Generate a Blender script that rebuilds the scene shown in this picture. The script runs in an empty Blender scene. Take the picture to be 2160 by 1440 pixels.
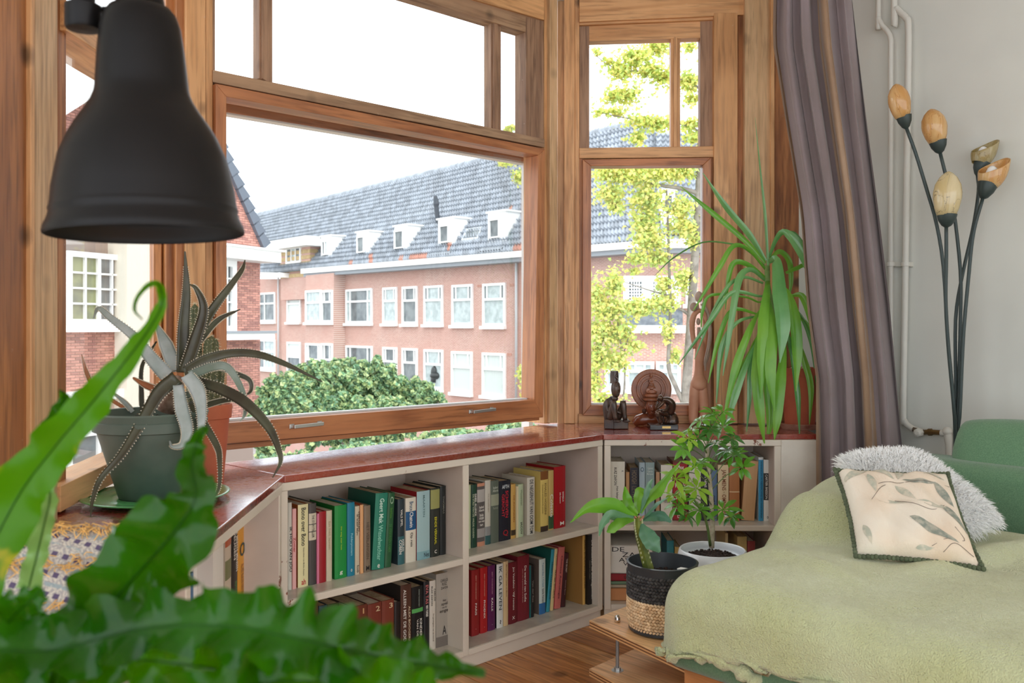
import bpy, bmesh, math, random
from mathutils import Vector, Matrix
R = random.Random(7)
C = bpy.context.scene.collection
sc = bpy.context.scene
# ------------------------------------------------------------------ camera, sky, exposure
F, HZ, CH = 1850.0, 690.0, 1.178      # focal length in pixels of a 2160 wide frame, horizon row, camera height
cd = bpy.data.cameras.new('camera'); cam = bpy.data.objects.new('camera', cd); C.objects.link(cam)
cam.location = (0, 0, CH); cam.rotation_euler = (math.pi/2, 0, 0)
cd.sensor_width = 36; cd.lens = 36*F/2160; cd.shift_y = -(720-HZ)/2160
cd.clip_start = .02; cd.clip_end = 400
cd.dof.use_dof = True; cd.dof.focus_distance = 3.4; cd.dof.aperture_fstop = 7.0
sc.camera = cam
sc.view_settings.view_transform = 'Standard'; sc.view_settings.look = 'None'
sc.view_settings.exposure = 0.0; sc.view_settings.gamma = 1; sc.view_settings.use_curve_mapping = False
w = bpy.data.worlds.new('world'); sc.world = w; w.use_nodes = True
wn = w.node_tree; wn.nodes.clear()
wo = wn.nodes.new('ShaderNodeOutputWorld'); bg = wn.nodes.new('ShaderNodeBackground')
tc = wn.nodes.new('ShaderNodeTexCoord'); nz = wn.nodes.new('ShaderNodeTexNoise'); rp = wn.nodes.new('ShaderNodeValToRGB')
nz.inputs['Scale'].default_value = 2.2; nz.inputs['Detail'].default_value = 4
rp.color_ramp.elements[0].position = .35; rp.color_ramp.elements[0].color = (.80, .88, 1, 1)
rp.color_ramp.elements[1].position = .62; rp.color_ramp.elements[1].color = (1, 1, 1, 1)
wn.links.new(tc.outputs['Generated'], nz.inputs['Vector']); wn.links.new(nz.outputs['Fac'], rp.inputs['Fac'])
wn.links.new(rp.outputs['Color'], bg.inputs['Color']); bg.inputs['Strength'].default_value = 2.75
wn.links.new(bg.outputs[0], wo.inputs[0])
sl = bpy.data.lights.new('sun', 'SUN'); sl.energy = 1.3; sl.angle = math.radians(25); sl.color = (1, .96, .9)
so = bpy.data.objects.new('sun', sl); C.objects.link(so); so.rotation_euler = (math.radians(48), 0, math.radians(25))   # veiled sun from behind the room

# ------------------------------------------------------------------ helpers
def lin(c):
    def f(v):
        v /= 255.0
        return v/12.92 if v <= .04045 else ((v+.055)/1.055)**2.4
    return (f(c[0]), f(c[1]), f(c[2]), 1)
def P(x, y, Y): return Vector(((x-1080)/F*Y, Y, CH-(y-HZ)/F*Y))       # the point seen at image (x, y) at distance Y
def PZ(x, y, z):
    Y = F*(CH-z)/(y-HZ); return Vector(((x-1080)/F*Y, Y, z))
class Wall:                                                            # a vertical plane: point, heading from the view axis
    def __init__(s, X, Y, a):
        a = math.radians(a); s.o = Vector((X, Y, 0)); s.d = Vector((math.sin(a), math.cos(a), 0)); s.n = Vector((-math.cos(a), math.sin(a), 0))
    def t(s, x, off=0):
        u = (x-1080)/F; o = s.o+s.n*off
        return (u*o.y-o.x)/(s.d.x-u*s.d.y)
    def P(s, x, y, off=0):
        q = s.o+s.n*off+s.d*s.t(x, off); return P(x, y, q.y)
    def at(s, t, z, off=0):
        q = s.o+s.n*off+s.d*t; return Vector((q.x, q.y, z))
    def z(s, x, y, off=0): return s.P(x, y, off).z
WC = Wall(-.932, 2.82, 46.5); WR = Wall(.573, 3.93, 92.5); WL = Wall(-1.09, 2.3, -2.5)
WP = Wall(1.2, 3.9, 137); FC = Wall(-.656, 2.53, 46.3); FR = Wall(.363, 3.504, 91.0); FL = Wall(-.656, 2.53, -2.5)
B1 = Wall(-1.946, 45, 138.6); B2 = Wall(-6.9, 24, 25)

def origin(o):
    v = Vector((0, 0, 0))
    while o: v += o.location; o = o.parent
    return v
def tag(o, label=None, cat=None, group=None, kind=None):
    if label: o['label'] = label
    if cat: o['category'] = cat
    if group: o['group'] = group
    if kind: o['kind'] = kind
    return o
def thing(name, loc, label, cat, group=None):
    o = bpy.data.objects.new(name, None); C.objects.link(o); o.location = loc; o.empty_display_size = .05
    return tag(o, label, cat, group)
class MB:
    def __init__(s): s.v = []; s.f = []; s.m = []
    def add(s, vs, fs, mi=0):
        b = len(s.v); s.v += [Vector(v) for v in vs]; s.f += [[b+i for i in f] for f in fs]; s.m += [mi]*len(fs); return s
    def box(s, o, a, b, c, mi=0):                                      # corner and three edge vectors
        o, a, b, c = map(Vector, (o, a, b, c))
        return s.add([o, o+a, o+a+b, o+b, o+c, o+a+c, o+a+b+c, o+b+c], [(0, 3, 2, 1), (4, 5, 6, 7), (0, 1, 5, 4), (1, 2, 6, 5), (2, 3, 7, 6), (3, 0, 4, 7)], mi)
    def prism(s, pts, d, mi=0):
        pts = [Vector(p) for p in pts]; n = len(pts); d = Vector(d)
        return s.add(pts+[p+d for p in pts], [tuple(range(n)), tuple(range(2*n-1, n-1, -1))]+[(i, i+n, (i+1) % n+n, (i+1) % n) for i in range(n)], mi)
    def tube(s, pts, r, seg=8, mi=0, caps=True):
        pts = [Vector(p) for p in pts]; n = len(pts); rr = r if isinstance(r, (list, tuple)) else [r]*n
        T = [(pts[min(i+1, n-1)]-pts[max(i-1, 0)]).normalized() for i in range(n)]
        u = T[0].orthogonal().normalized(); vs = []
        for i in range(n):
            u = (u-T[i]*u.dot(T[i])).normalized(); v = T[i].cross(u)
            for k in range(seg):
                a = 2*math.pi*k/seg; vs.append(pts[i]+(u*math.cos(a)+v*math.sin(a))*rr[i])
        fs = [(i*seg+k, i*seg+(k+1) % seg, (i+1)*seg+(k+1) % seg, (i+1)*seg+k) for i in range(n-1) for k in range(seg)]
        if caps: fs += [tuple(range(seg-1, -1, -1)), tuple((n-1)*seg+k for k in range(seg))]
        return s.add(vs, fs, mi)
    def lathe(s, prof, c, seg=32, ax=(0, 0, 1), mi=0, sx=1, sy=1):
        ax = Vector(ax).normalized(); u = Vector((1, 0, 0)) if abs(ax.z) > .9 else ax.orthogonal().normalized()
        u = (u-ax*u.dot(ax)).normalized(); v = ax.cross(u); c = Vector(c); vs = []; n = len(prof)
        for r, z in prof:
            for k in range(seg):
                a = 2*math.pi*k/seg; vs.append(c+ax*z+(u*math.cos(a)*sx+v*math.sin(a)*sy)*r)
        fs = [(i*seg+k, i*seg+(k+1) % seg, (i+1)*seg+(k+1) % seg, (i+1)*seg+k) for i in range(n-1) for k in range(seg)]
        if prof[0][0] > 1e-5: fs.append(tuple(range(seg-1, -1, -1)))
        if prof[-1][0] > 1e-5: fs.append(tuple((n-1)*seg+k for k in range(seg)))
        return s.add(vs, fs, mi)
    def ell(s, c, rx, ry, rz, seg=12, rings=8, mi=0, rot=None):
        c = Vector(c); vs = []; fs = []
        for i in range(rings+1):
            a = math.pi*i/rings
            for k in range(seg):
                b = 2*math.pi*k/seg; q = Vector((rx*math.sin(a)*math.cos(b), ry*math.sin(a)*math.sin(b), -rz*math.cos(a)))
                vs.append(c+(rot @ q if rot else q))
        for i in range(rings):
            for k in range(seg): fs.append((i*seg+k, i*seg+(k+1) % seg, (i+1)*seg+(k+1) % seg, (i+1)*seg+k))
        return s.add(vs, fs, mi)
    def make(s, name, mat, parent=None, smooth=False, bev=0, loc=None, sub=0, **tags):
        me = bpy.data.meshes.new(name)
        if loc is None:
            if parent is not None: loc = Vector((0, 0, 0))
            else:
                n = len(s.v); loc = Vector((sum(v.x for v in s.v)/n, sum(v.y for v in s.v)/n, min(v.z for v in s.v)))
        off = origin(parent)+Vector(loc)
        me.from_pydata([v-off for v in s.v], [], s.f)
        ms = mat if isinstance(mat, (list, tuple)) else [mat]
        for m in ms: me.materials.append(m)
        if len(ms) > 1: me.polygons.foreach_set('material_index', s.m)
        if smooth: me.polygons.foreach_set('use_smooth', [True]*len(me.polygons))
        me.update()
        o = bpy.data.objects.new(name, me); C.objects.link(o); o.parent = parent; o.location = loc
        if smooth == 'auto':
            me.set_sharp_from_angle(angle=math.radians(40))
        if bev:
            b = o.modifiers.new('bevel', 'BEVEL'); b.width = bev; b.segments = 2; b.limit_method = 'ANGLE'
        if sub:
            b = o.modifiers.new('sub', 'SUBSURF'); b.levels = sub; b.render_levels = sub
        return tag(o, tags.get('label'), tags.get('cat'), tags.get('group'), tags.get('kind'))
def catmull(pts, n):
    pts = [Vector(p) for p in pts]; q = [pts[0]*2-pts[1]]+pts+[pts[-1]*2-pts[-2]]; out = []; m = len(pts)-1
    for i in range(n+1):
        t = i/n*m; k = min(int(t), m-1); t -= k; a, b, c, d = q[k:k+4]
        out.append(.5*((2*b)+(c-a)*t+(2*a-5*b+4*c-d)*t*t+(3*b-a-3*c+d)*t*t*t))
    return out
def interp(ws, t):
    m = len(ws)-1; x = min(max(t, 0), 1)*m; k = min(int(x), m-1); x -= k; return ws[k]*(1-x)+ws[k+1]*x
CAMP = Vector((0, 0, CH))
def ribbon(mb, pts, ws, n=14, roll=0., fold=.25, ruf=0., rfreq=5, cols=5, mi=0, thick=0, seed=0):
    """leaf blade along pts; ws = full widths in metres; roll turns it about its own axis; fold makes a V, ruf a wavy margin"""
    c = catmull(pts, n); rows = []
    for i, p in enumerate(c):
        T = (c[min(i+1, n)]-c[max(i-1, 0)]).normalized(); V = (p-CAMP).normalized()
        S = T.cross(V); S = S.normalized() if S.length > 1e-3 else T.orthogonal().normalized(); N = S.cross(T).normalized()
        ro = roll if not isinstance(roll, (list, tuple)) else interp(roll, i/n)
        S, N = S*math.cos(ro)+N*math.sin(ro), N*math.cos(ro)-S*math.sin(ro)
        w_ = interp(ws, i/n)/2; row = []
        for k in range(cols):
            u = 2*k/(cols-1)-1
            rr = ruf*math.sin(rfreq*2*math.pi*i/n+(1.7 if u > 0 else 0)+seed)*abs(u)**1.8 if ruf else 0
            wv = 1+(.25*ruf*math.sin(rfreq*2*math.pi*i/n*1.3+seed+(2 if u > 0 else 0))+.12*ruf*math.sin(rfreq*2*math.pi*i/n*2.9+seed*2+(1 if u > 0 else 0)) if ruf else 0)
            row.append(p+S*(u*w_*wv)+N*(abs(u)*fold*w_+rr*w_))
        rows.append(row)
    vs = [v for r in rows for v in r]
    fs = [(i*cols+k, i*cols+k+1, (i+1)*cols+k+1, (i+1)*cols+k) for i in range(n) for k in range(cols-1)]
    return mb.add(vs, fs, mi)

# ------------------------------------------------------------------ materials
MATS = {}
def newmat(name):
    m = bpy.data.materials.new(name); m.use_nodes = True; nt = m.node_tree
    return m, nt, nt.nodes['Principled BSDF']
def N(nt, t, **kw):
    n = nt.nodes.new('ShaderNode'+t)
    for k, v in kw.items():
        if k in n.inputs: n.inputs[k].default_value = v
        else: setattr(n, k, v)
    return n
def mix(nt, fac, a, b):
    m = N(nt, 'Mix'); m.data_type = 'RGBA'
    for i, v in ((0, fac), (6, a), (7, b)):
        if hasattr(v, 'links'): nt.links.new(v, m.inputs[i])
        else: m.inputs[i].default_value = v
    return m.outputs[2]
def ramp(nt, src, p0, p1):
    r = N(nt, 'MapRange'); r.inputs[1].default_value = p0; r.inputs[2].default_value = p1; nt.links.new(src, r.inputs[0]); return r.outputs[0]
def mat(name, col, rough=.5, metal=0, n=None, bump=None, coat=0, spec=None, island=0, transl=0, col3=None, sheen=0, tcol=None):
    """n=(scale, colour2) mottling, bump=(scale, strength), island = brightness jitter per loose piece, transl = light let through"""
    if name in MATS: return MATS[name]
    m, nt, b = newmat(name); L = nt.links
    b.inputs['Roughness'].default_value = rough; b.inputs['Metallic'].default_value = metal
    if coat: b.inputs['Coat Weight'].default_value = coat; b.inputs['Coat Roughness'].default_value = .12
    if spec is not None: b.inputs['Specular IOR Level'].default_value = spec
    if sheen: b.inputs['Sheen Weight'].default_value = sheen
    tcn = N(nt, 'TexCoord'); out = None; c1 = lin(col)
    if n:
        t = N(nt, 'TexNoise', Scale=n[0], Detail=5.0); L.new(tcn.outputs['Object'], t.inputs['Vector'])
        out = mix(nt, ramp(nt, t.outputs['Fac'], .38, .62), c1, lin(n[1]))
    if island:
        g = N(nt, 'NewGeometry'); h = N(nt, 'HueSaturation'); h.inputs['Saturation'].default_value = 1
        r = N(nt, 'MapRange'); r.inputs[3].default_value = 1-island; r.inputs[4].default_value = 1+island
        L.new(g.outputs['Random Per Island'], r.inputs[0]); L.new(r.outputs[0], h.inputs['Value'])
        if out: L.new(out, h.inputs['Color'])
        else: h.inputs['Color'].default_value = c1
        out = h.outputs[0]
        if col3:
            r2 = N(nt, 'Math', operation='FRACT'); r3 = N(nt, 'Math', operation='MULTIPLY'); r3.inputs[1].default_value = 7.31
            L.new(g.outputs['Random Per Island'], r3.inputs[0]); L.new(r3.outputs[0], r2.inputs[0])
            out = mix(nt, ramp(nt, r2.outputs[0], .45, .95), out, lin(col3))
    if out: L.new(out, b.inputs['Base Color'])
    else: b.inputs['Base Color'].default_value = c1
    if bump:
        t = N(nt, 'TexNoise', Scale=bump[0], Detail=3.0); L.new(tcn.outputs['Object'], t.inputs['Vector'])
        bp = N(nt, 'Bump', Strength=bump[1], Distance=bump[2] if len(bump) > 2 else .002); L.new(t.outputs['Fac'], bp.inputs['Height']); L.new(bp.outputs[0], b.inputs['Normal'])
    if transl:
        tr = N(nt, 'BsdfTranslucent'); ms = N(nt, 'MixShader'); ms.inputs[0].default_value = transl
        if tcol: tr.inputs['Color'].default_value = lin(tcol)
        elif out: L.new(out, tr.inputs['Color'])
        else: tr.inputs['Color'].default_value = c1
        L.new(b.outputs[0], ms.inputs[1]); L.new(tr.outputs[0], ms.inputs[2]); L.new(ms.outputs[0], nt.nodes['Material Output'].inputs[0])
    MATS[name] = m; return m
def wood(name, ca, cb, axis=(0, 0, 1), rough=.45, knots=1., scale=1., coat=0., wear=0., fine=.35):
    if name in MATS: return MATS[name]
    m, nt, b = newmat(name); L = nt.links; tcn = N(nt, 'TexCoord'); ax = Vector(axis).normalized()
    dot = N(nt, 'VectorMath', operation='DOT_PRODUCT'); dot.inputs[1].default_value = ax; L.new(tcn.outputs['Object'], dot.inputs[0])
    scl = N(nt, 'VectorMath', operation='SCALE'); scl.inputs[0].default_value = ax; L.new(dot.outputs['Value'], scl.inputs['Scale'])
    s2 = N(nt, 'VectorMath', operation='SCALE'); s2.inputs['Scale'].default_value = .93; L.new(scl.outputs[0], s2.inputs[0])
    sub = N(nt, 'VectorMath', operation='SUBTRACT'); L.new(tcn.outputs['Object'], sub.inputs[0]); L.new(s2.outputs[0], sub.inputs[1]); V = sub.outputs[0]
    n1 = N(nt, 'TexNoise', Scale=7.0*scale, Detail=2.0); L.new(V, n1.inputs['Vector'])
    mu = N(nt, 'Math', operation='MULTIPLY'); mu.inputs[1].default_value = 44; L.new(n1.outputs['Fac'], mu.inputs[0])
    si = N(nt, 'Math', operation='SINE'); L.new(mu.outputs[0], si.inputs[0])
    n2 = N(nt, 'TexNoise', Scale=90.0*scale, Detail=4.0); L.new(V, n2.inputs['Vector'])
    c = mix(nt, ramp(nt, si.outputs[0], -.6, 1.3), lin(ca), lin(cb))
    c = mix(nt, ramp(nt, n2.outputs['Fac'], .45, 1.05-fine), c, lin([v*.84 for v in cb]))
    n3 = N(nt, 'TexNoise', Scale=1.6, Detail=4.0); L.new(tcn.outputs['Object'], n3.inputs['Vector'])
    c = mix(nt, ramp(nt, n3.outputs['Fac'], .45, .85), c, lin([min(255, v*1.12+12) for v in ca]))
    if knots:
        vo = N(nt, 'TexVoronoi', Scale=3.4); L.new(sub.outputs[0], vo.inputs['Vector'])
        vo2 = N(nt, 'TexVoronoi', Scale=5.2); L.new(tcn.outputs['Object'], vo2.inputs['Vector'])
        k = ramp(nt, vo2.outputs['Distance'], .17, .08)
        kk = N(nt, 'Math', operation='MULTIPLY'); kk.inputs[1].default_value = .8*knots; L.new(k, kk.inputs[0])
        c = mix(nt, kk.outputs[0], c, lin([v*.42 for v in cb]))
    if wear:
        n4 = N(nt, 'TexNoise', Scale=34.0, Detail=6.0, Roughness=.7); L.new(tcn.outputs['Object'], n4.inputs['Vector'])
        k = ramp(nt, n4.outputs['Fac'], .66, .72); kk = N(nt, 'Math', operation='MULTIPLY'); kk.inputs[1].default_value = wear; L.new(k, kk.inputs[0])
        c = mix(nt, kk.outputs[0], c, lin((205, 195, 180)))
    L.new(c, b.inputs['Base Color']); b.inputs['Roughness'].default_value = rough
    if coat: b.inputs['Coat Weight'].default_value = coat; b.inputs['Coat Roughness'].default_value = .18
    bp = N(nt, 'Bump', Strength=.25, Distance=.0015); L.new(n2.outputs['Fac'], bp.inputs['Height']); L.new(bp.outputs[0], b.inputs['Normal'])
    MATS[name] = m; return m
def glassmat():
    m, nt, b = newmat('window_glass'); nt.nodes.remove(b); L = nt.links
    t = N(nt, 'BsdfTransparent'); t.inputs[0].default_value = (.97, .985, .98, 1); g = N(nt, 'BsdfGlossy', Roughness=.02)
    f = N(nt, 'Fresnel', IOR=1.45); ms = N(nt, 'MixShader'); k = N(nt, 'Math', operation='MULTIPLY'); k.inputs[1].default_value = .3
    L.new(f.outputs[0], k.inputs[0]); L.new(k.outputs[0], ms.inputs[0]); L.new(t.outputs[0], ms.inputs[1]); L.new(g.outputs[0], ms.inputs[2])
    L.new(ms.outputs[0], nt.nodes['Material Output'].inputs[0]); return m
GLASS = glassmat()
WA, WB_ = (216, 166, 114), (194, 140, 88)
wv = wood('pine_upright', WA, WB_, (0, 0, 1), wear=.35)
wh = wood('pine_rail_middle', WA, WB_, WC.d, wear=.35)
whr = wood('pine_rail_right', WA, WB_, WR.d, wear=.35)
whl = wood('pine_rail_left', WA, WB_, WL.d, wear=.3)
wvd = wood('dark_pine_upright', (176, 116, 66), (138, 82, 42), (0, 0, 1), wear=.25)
wvl = wood('pale_pine_upright', (210, 174, 130), (194, 154, 110), (0, 0, 1), wear=.2, knots=.4)  # paler tone of the upright pine, used on single post faces
wsh = wood('sash_rail', (180, 118, 72), (156, 94, 54), WC.d, knots=.3, coat=.3)
wsv = wood('sash_stile', (184, 122, 76), (160, 98, 58), (0, 0, 1), knots=.3, coat=.3)
wgh = wood('weathered_rail', (172, 140, 108), (142, 108, 80), WC.d, knots=.7, wear=.5, rough=.6)
wgv = wood('weathered_stile', (160, 126, 98), (132, 98, 74), (0, 0, 1), knots=.5, wear=.4, rough=.6)
white = mat('white_paint', (222, 216, 204), .4, n=(5, (206, 198, 184)), bump=(60, .15))
def chipmat(name, base, chip, thr=.66):
    m, nt, b = newmat(name); L = nt.links; t = N(nt, 'TexCoord')
    n = N(nt, 'TexNoise', Scale=26.0, Detail=7.0, Roughness=.72); L.new(t.outputs['Object'], n.inputs['Vector'])
    n2 = N(nt, 'TexNoise', Scale=3.0, Detail=3.0); L.new(t.outputs['Object'], n2.inputs['Vector'])
    a = N(nt, 'Math', operation='ADD'); L.new(n.outputs['Fac'], a.inputs[0]); L.new(ramp(nt, n2.outputs['Fac'], .3, .8), a.inputs[1])
    g = N(nt, 'Math', operation='GREATER_THAN'); g.inputs[1].default_value = thr+.5; L.new(a.outputs[0], g.inputs[0])
    c = mix(nt, ramp(nt, n2.outputs['Fac'], .4, .7), lin(base), lin([v*.93 for v in base])); L.new(mix(nt, g.outputs[0], c, lin(chip)), b.inputs['Base Color'])
    b.inputs['Roughness'].default_value = .38; MATS[name] = m; return m
chip = chipmat('chipped_cream_paint', (224, 214, 198), (120, 66, 44), .73)
cream = mat('bookcase_inside_paint', (214, 198, 184), .5, n=(4, (200, 184, 170)))
shelftop = mat('worn_shelf_paint', (216, 210, 196), .28, n=(14, (196, 190, 178)), bump=(30, .1))
# ------------------------------------------------------------------ the room shell
def wp(wall, px, off=0): return [wall.P(x, y, off) for x, y in px]
def member(mb, wall, px, off0, off1, mi=0): mb.prism(wp(wall, px, off0), wall.n*(off1-off0), mi)
def rails(name, mats, wall, lst, kind='structure', parent=None, bev=.002, label=None, cat=None):
    mb = MB()
    for mi, px, o0, o1 in lst: member(mb, wall, px, o0, o1, mi)
    return mb.make(name, mats, parent, bev=bev, kind=kind, label=label, cat=cat)
def hroom(root, wall, ps, off=.0): pass
TOP = -760
def quadx(x0, x1, y0, y1): return [(x0, y1), (x1, y1), (x1, y0), (x0, y0)]
# trims: posts of the bay
rails('trim_1', [wv, wvd], WC, [(0, quadx(392, 434, TOP, 990), -.05, .12), (1, quadx(372, 392, TOP, 1000), -.035, .12), (1, quadx(350, 372, TOP, 1000), -.01, .12), (0, quadx(434, 449, TOP, 985), -.03, .12)])
rails('trim_2', [wv, wvl], WC, [(0, quadx(1148, 1160, TOP, 893), -.01, .12), (1, quadx(1160, 1176, TOP, 892), -.03, .12)])
rails('trim_3', [wv, wvd, wvl], WR, [(2, quadx(1176, 1190, TOP, 893), -.01, .12), (0, quadx(1190, 1212, TOP, 893), -.05, .12), (0, quadx(1212, 1222, TOP, 893), -.03, .12)])
rails('trim_4', [wv, wvd, wvl], WR, [(0, quadx(1506, 1556, 27, 893), -.05, .12), (1, quadx(1556, 1571, TOP, 893), -.03, .12), (2, quadx(1571, 1626, TOP, 893), -.07, .12), (0, quadx(1626, 1634, TOP, 893), -.085, .12), (1, quadx(1634, 1712, TOP, 893), -.06, .12)])
rails('trim_5', [wvd, wvl, wv], WL, [(0, quadx(-260, 66, TOP, 1300), -.09, .12), (2, quadx(66, 74, TOP, 1200), -.10, .12), (1, quadx(74, 122, TOP, 1150), -.06, .12), (0, quadx(122, 140, TOP, 1100), -.02, .12)])
rails('trim_6', [whr], WR, [(0, [(1222, 46), (1634, 28), (1634, TOP), (1222, TOP)], -.045, .12), (0, [(1222, 53), (1506, 41), (1506, 34), (1222, 47)], -.03, .1)])
rails('trim_7', [wh], WC, [(0, [(434, -165), (1148, 42), (1148, TOP), (434, TOP)], -.03, .12)])
rails('trim_8', [whl], WL, [(0, [(140, -260), (350, -60), (350, TOP), (140, TOP)], -.02, .12)])
# middle window: a fixed top light over a big pivoting sash
def window(name, parts):
    r = bpy.data.objects.new(name, None); C.objects.link(r); r['kind'] = 'structure'; r.location = parts; return r
w1 = window('window_1', WC.P(800, 880))
rails('transom', [wgh], WC, [(0, [(449, 173), (1149, 311), (1149, 293), (449, 147)], -.035, .10)], None, w1)
rails('top_light_frame', [wgv, wgh], WC, [(0, quadx(446, 454, -170, 150), -.01, .05), (0, [(1110, 287), (1147, 294), (1147, 44), (1110, 36)], -.02, .05),
      (1, [(446, -135), (1110, 68), (1147, 78), (1147, 44), (446, -175)], -.018, .05)], None, w1)
for a, b in (((547, 575), (165, 175)), ((1036, 1057), (272, 280))):
    x0, x1 = a; g = (a[0]-446)/(1110-446)*203-135
    rails('mullion', [wgv], WC, [(0, [(x0, b[0]), (x1, b[1]), (x1, g), (x0, g-4)], .0, .045), (0, [(x0+6, b[0]), (x1-6, b[1]), (x1-6, g), (x0+6, g-4)], -.01, .05)], None, w1)
def pane(wall, px, off, parent, name='pane'):
    mb = MB(); member(mb, wall, px, off, off+.004); return mb.make(name, GLASS, parent)
pane(WC, [(453, 151), (549, 171), (549, -90), (453, -120)], .02, w1)
pane(WC, [(573, 175), (1037, 272), (1037, 50), (573, -90)], .02, w1)
pane(WC, [(1056, 276), (1111, 287), (1111, 72), (1056, 54)], .02, w1)
ALU = mat('sealing_strip', (214, 218, 218), .35)
sash = rails('sash', [wsh, wsv], WC, [(0, [(455, 176), (1150, 314), (1136, 327), (478, 204)][::-1], -.05, .03), (1, [(455, 176), (478, 204), (479, 892), (457, 938)][::-1], -.05, .03),
      (1, [(1150, 314), (1146, 880), (1127, 843), (1136, 327)][::-1], -.05, .03), (0, [(457, 938), (479, 892), (1127, 843), (1146, 880)][::-1], -.05, .03),
      (0, [(470, 950), (1138, 886), (1138, 880), (470, 938)], -.03, .02)], None, w1)
pane(WC, [(477, 895), (1129, 845), (1137, 323), (477, 200)], .0, sash)
rails('glazing_strip', [ALU], WC, [(0, [(479, 893), (1127, 844), (1127, 838), (479, 884)], -.008, .02), (0, [(1124, 845), (1129, 845), (1137, 325), (1130, 325)], -.008, .02), (0, [(478, 208), (1137, 331), (1137, 326), (478, 202)], -.008, .02)], None, sash, 0)
# outer frame head and jamb seen through the pane
WC2 = Wall(WC.o.x+WC.n.x*.16, WC.o.y+WC.n.y*.16, 46.5)
rails('outer_frame', [wood('outer_head', (158, 106, 72), (120, 74, 46), WC.d, knots=1), ALU], WC2, [(0, [(440, 229), (1124, 343), (1150, 348), (1150, 300), (440, 180)], 0, .05), (1, [(440, 234), (1124, 348), (1124, 343), (440, 229)], .01, .05), (1, quadx(1116, 1124, 345, 905), 0, .05)], None, w1, 0)
steel = mat('brushed_steel', (196, 196, 192), .3, metal=.85)
for (x0, y0, x1, y1) in ((612, 899, 676, 892), (990, 868, 1038, 862)):
    mb = MB(); a = WC.P(x0, y0, -.05); b = WC.P(x1, y1, -.05); d = (b-a).normalized(); up = Vector((0, 0, 1)); n = WC.n
    mb.box(a-d*.004-up*.008, d*.018, -n*.004, up*.016); mb.box(b-d*.014-up*.008, d*.018, -n*.004, up*.016)
    mb.box(a+d*.002-up*.005, d*.008, -n*.026, up*.010); mb.box(b-d*.010-up*.005, d*.008, -n*.026, up*.010)
    mb.box(a+d*.002-up*.006-n*.02, (b-a)-d*.004, -n*.007, up*.012); mb.make('handle', steel, w1, bev=.0015, label='steel pull handle on the bottom rail')
# right window
w2 = window('window_2', WR.P(1360, 890))
rails('transom', [whr], WR, [(0, [(1222, 334), (1506, 331), (1506, 308), (1222, 312)], -.035, .1)], None, w2)
rails('top_light_frame', [wgv, whr], WR, [(0, quadx(1222, 1243, 48, 313), -.012, .05), (0, quadx(1477, 1506, 40, 310), -.012, .05), (1, [(1222, 87), (1506, 79), (1506, 36), (1222, 46)], -.01, .05)], None, w2)
rails('mullion', [wv], WR, [(0, quadx(1415, 1435, 78, 310), -.006, .045), (0, quadx(1421, 1429, 78, 310), -.014, .045)], None, w2)
pane(WR, quadx(1242, 1416, 84, 313), .02, w2); pane(WR, quadx(1434, 1478, 80, 311), .02, w2)
rails('frame', [wvd, whr], WR, [(0, quadx(1217, 1230, 334, 893), -.025, .06), (0, quadx(1498, 1508, 331, 893), -.02, .06), (1, quadx(1217, 1508, 872, 893), -.03, .06)], None, w2)
s2 = rails('sash', [wood('sash_rail_right', (184, 116, 66), (146, 84, 44), WR.d, knots=.3, coat=.3), wsv], WR, [(0, [(1229, 336), (1247, 350), (1483, 348), (1500, 332)], -.045, .03), (1, [(1229, 336), (1229, 876), (1247, 854), (1247, 350)], -.045, .03),
      (1, [(1500, 332), (1483, 348), (1483, 854), (1500, 876)], -.045, .03), (0, [(1229, 876), (1500, 876), (1483, 854), (1247, 854)], -.045, .03)], None, w2)
pane(WR, quadx(1246, 1484, 347, 856), .0, s2)
rails('glazing_strip', [ALU], WR, [(0, quadx(1246, 1484, 850, 855), -.01, .02), (0, quadx(1480, 1484, 348, 855), -.01, .02)], None, s2, 0)
# left window
w3 = window('window_3', WL.P(230, 1000))
def ll(x, y0, s): return y0+(x-140)*s
rails('transom', [whl], WL, [(0, [(140, 64), (352, 206), (352, 150), (140, 0)], -.035, .1)], None, w3)
rails('sash', [wvd, whl], WL, [(0, quadx(340, 352, 150, 1000), -.03, -.006), (1, [(128, 1080), (345, 962), (345, 922), (128, 1025)], -.045, .04)], None, w3)
rails('frame', [wv], WL, [(0, quadx(352, 372, TOP, 990), -.03, -.004)], None, w3)
pane(WL, [(138, 1022), (324, 932), (324, 180), (138, 60)], .01, w3); pane(WL, [(138, 5), (340, 145), (340, -90), (138, -290)], .01, w3)
rails('glazing_strip', [ALU], WL, [(0, [(140, 1022), (324, 934), (324, 924), (140, 1007)], -.012, .015)], None, w3, 0)
# plaster walls
def vwall(name, pts, m, z0=0, z1=2.95, th=.15):
    mb = MB(); a, b = [Vector((p[0], p[1], z0)) for p in pts]; d = (b-a).normalized(); n = Vector((-d.y, d.x, 0))
    mb.box(a, b-a, n*th, (0, 0, z1-z0)); return mb.make(name, m, kind='structure')
plaster = mat('wall_plaster', (212, 213, 204), .75, n=(2.2, (205, 206, 198)), bump=(9, .12, .004))
a = WP.at(-.02, 0); b = WP.at(5.6, 0)
vwall('wall_right', (a, b), plaster)
c = WL.P(-260, 690); e = Vector((c.x, c.y, 0)); vwall('wall_left', (e-WC.d*3.2, e), plaster, th=.15)
def low(name, A, B, z=.74):
    mb = MB(); d = (B-A); n = Vector((-d.y, d.x, 0)).normalized(); mb.box(A, d, n*.12, (0, 0, z)); mb.make(name, white, kind='structure')
def g(wall, x, off=0): q = wall.P(x, 690, off); return Vector((q.x, q.y, 0))
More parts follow.
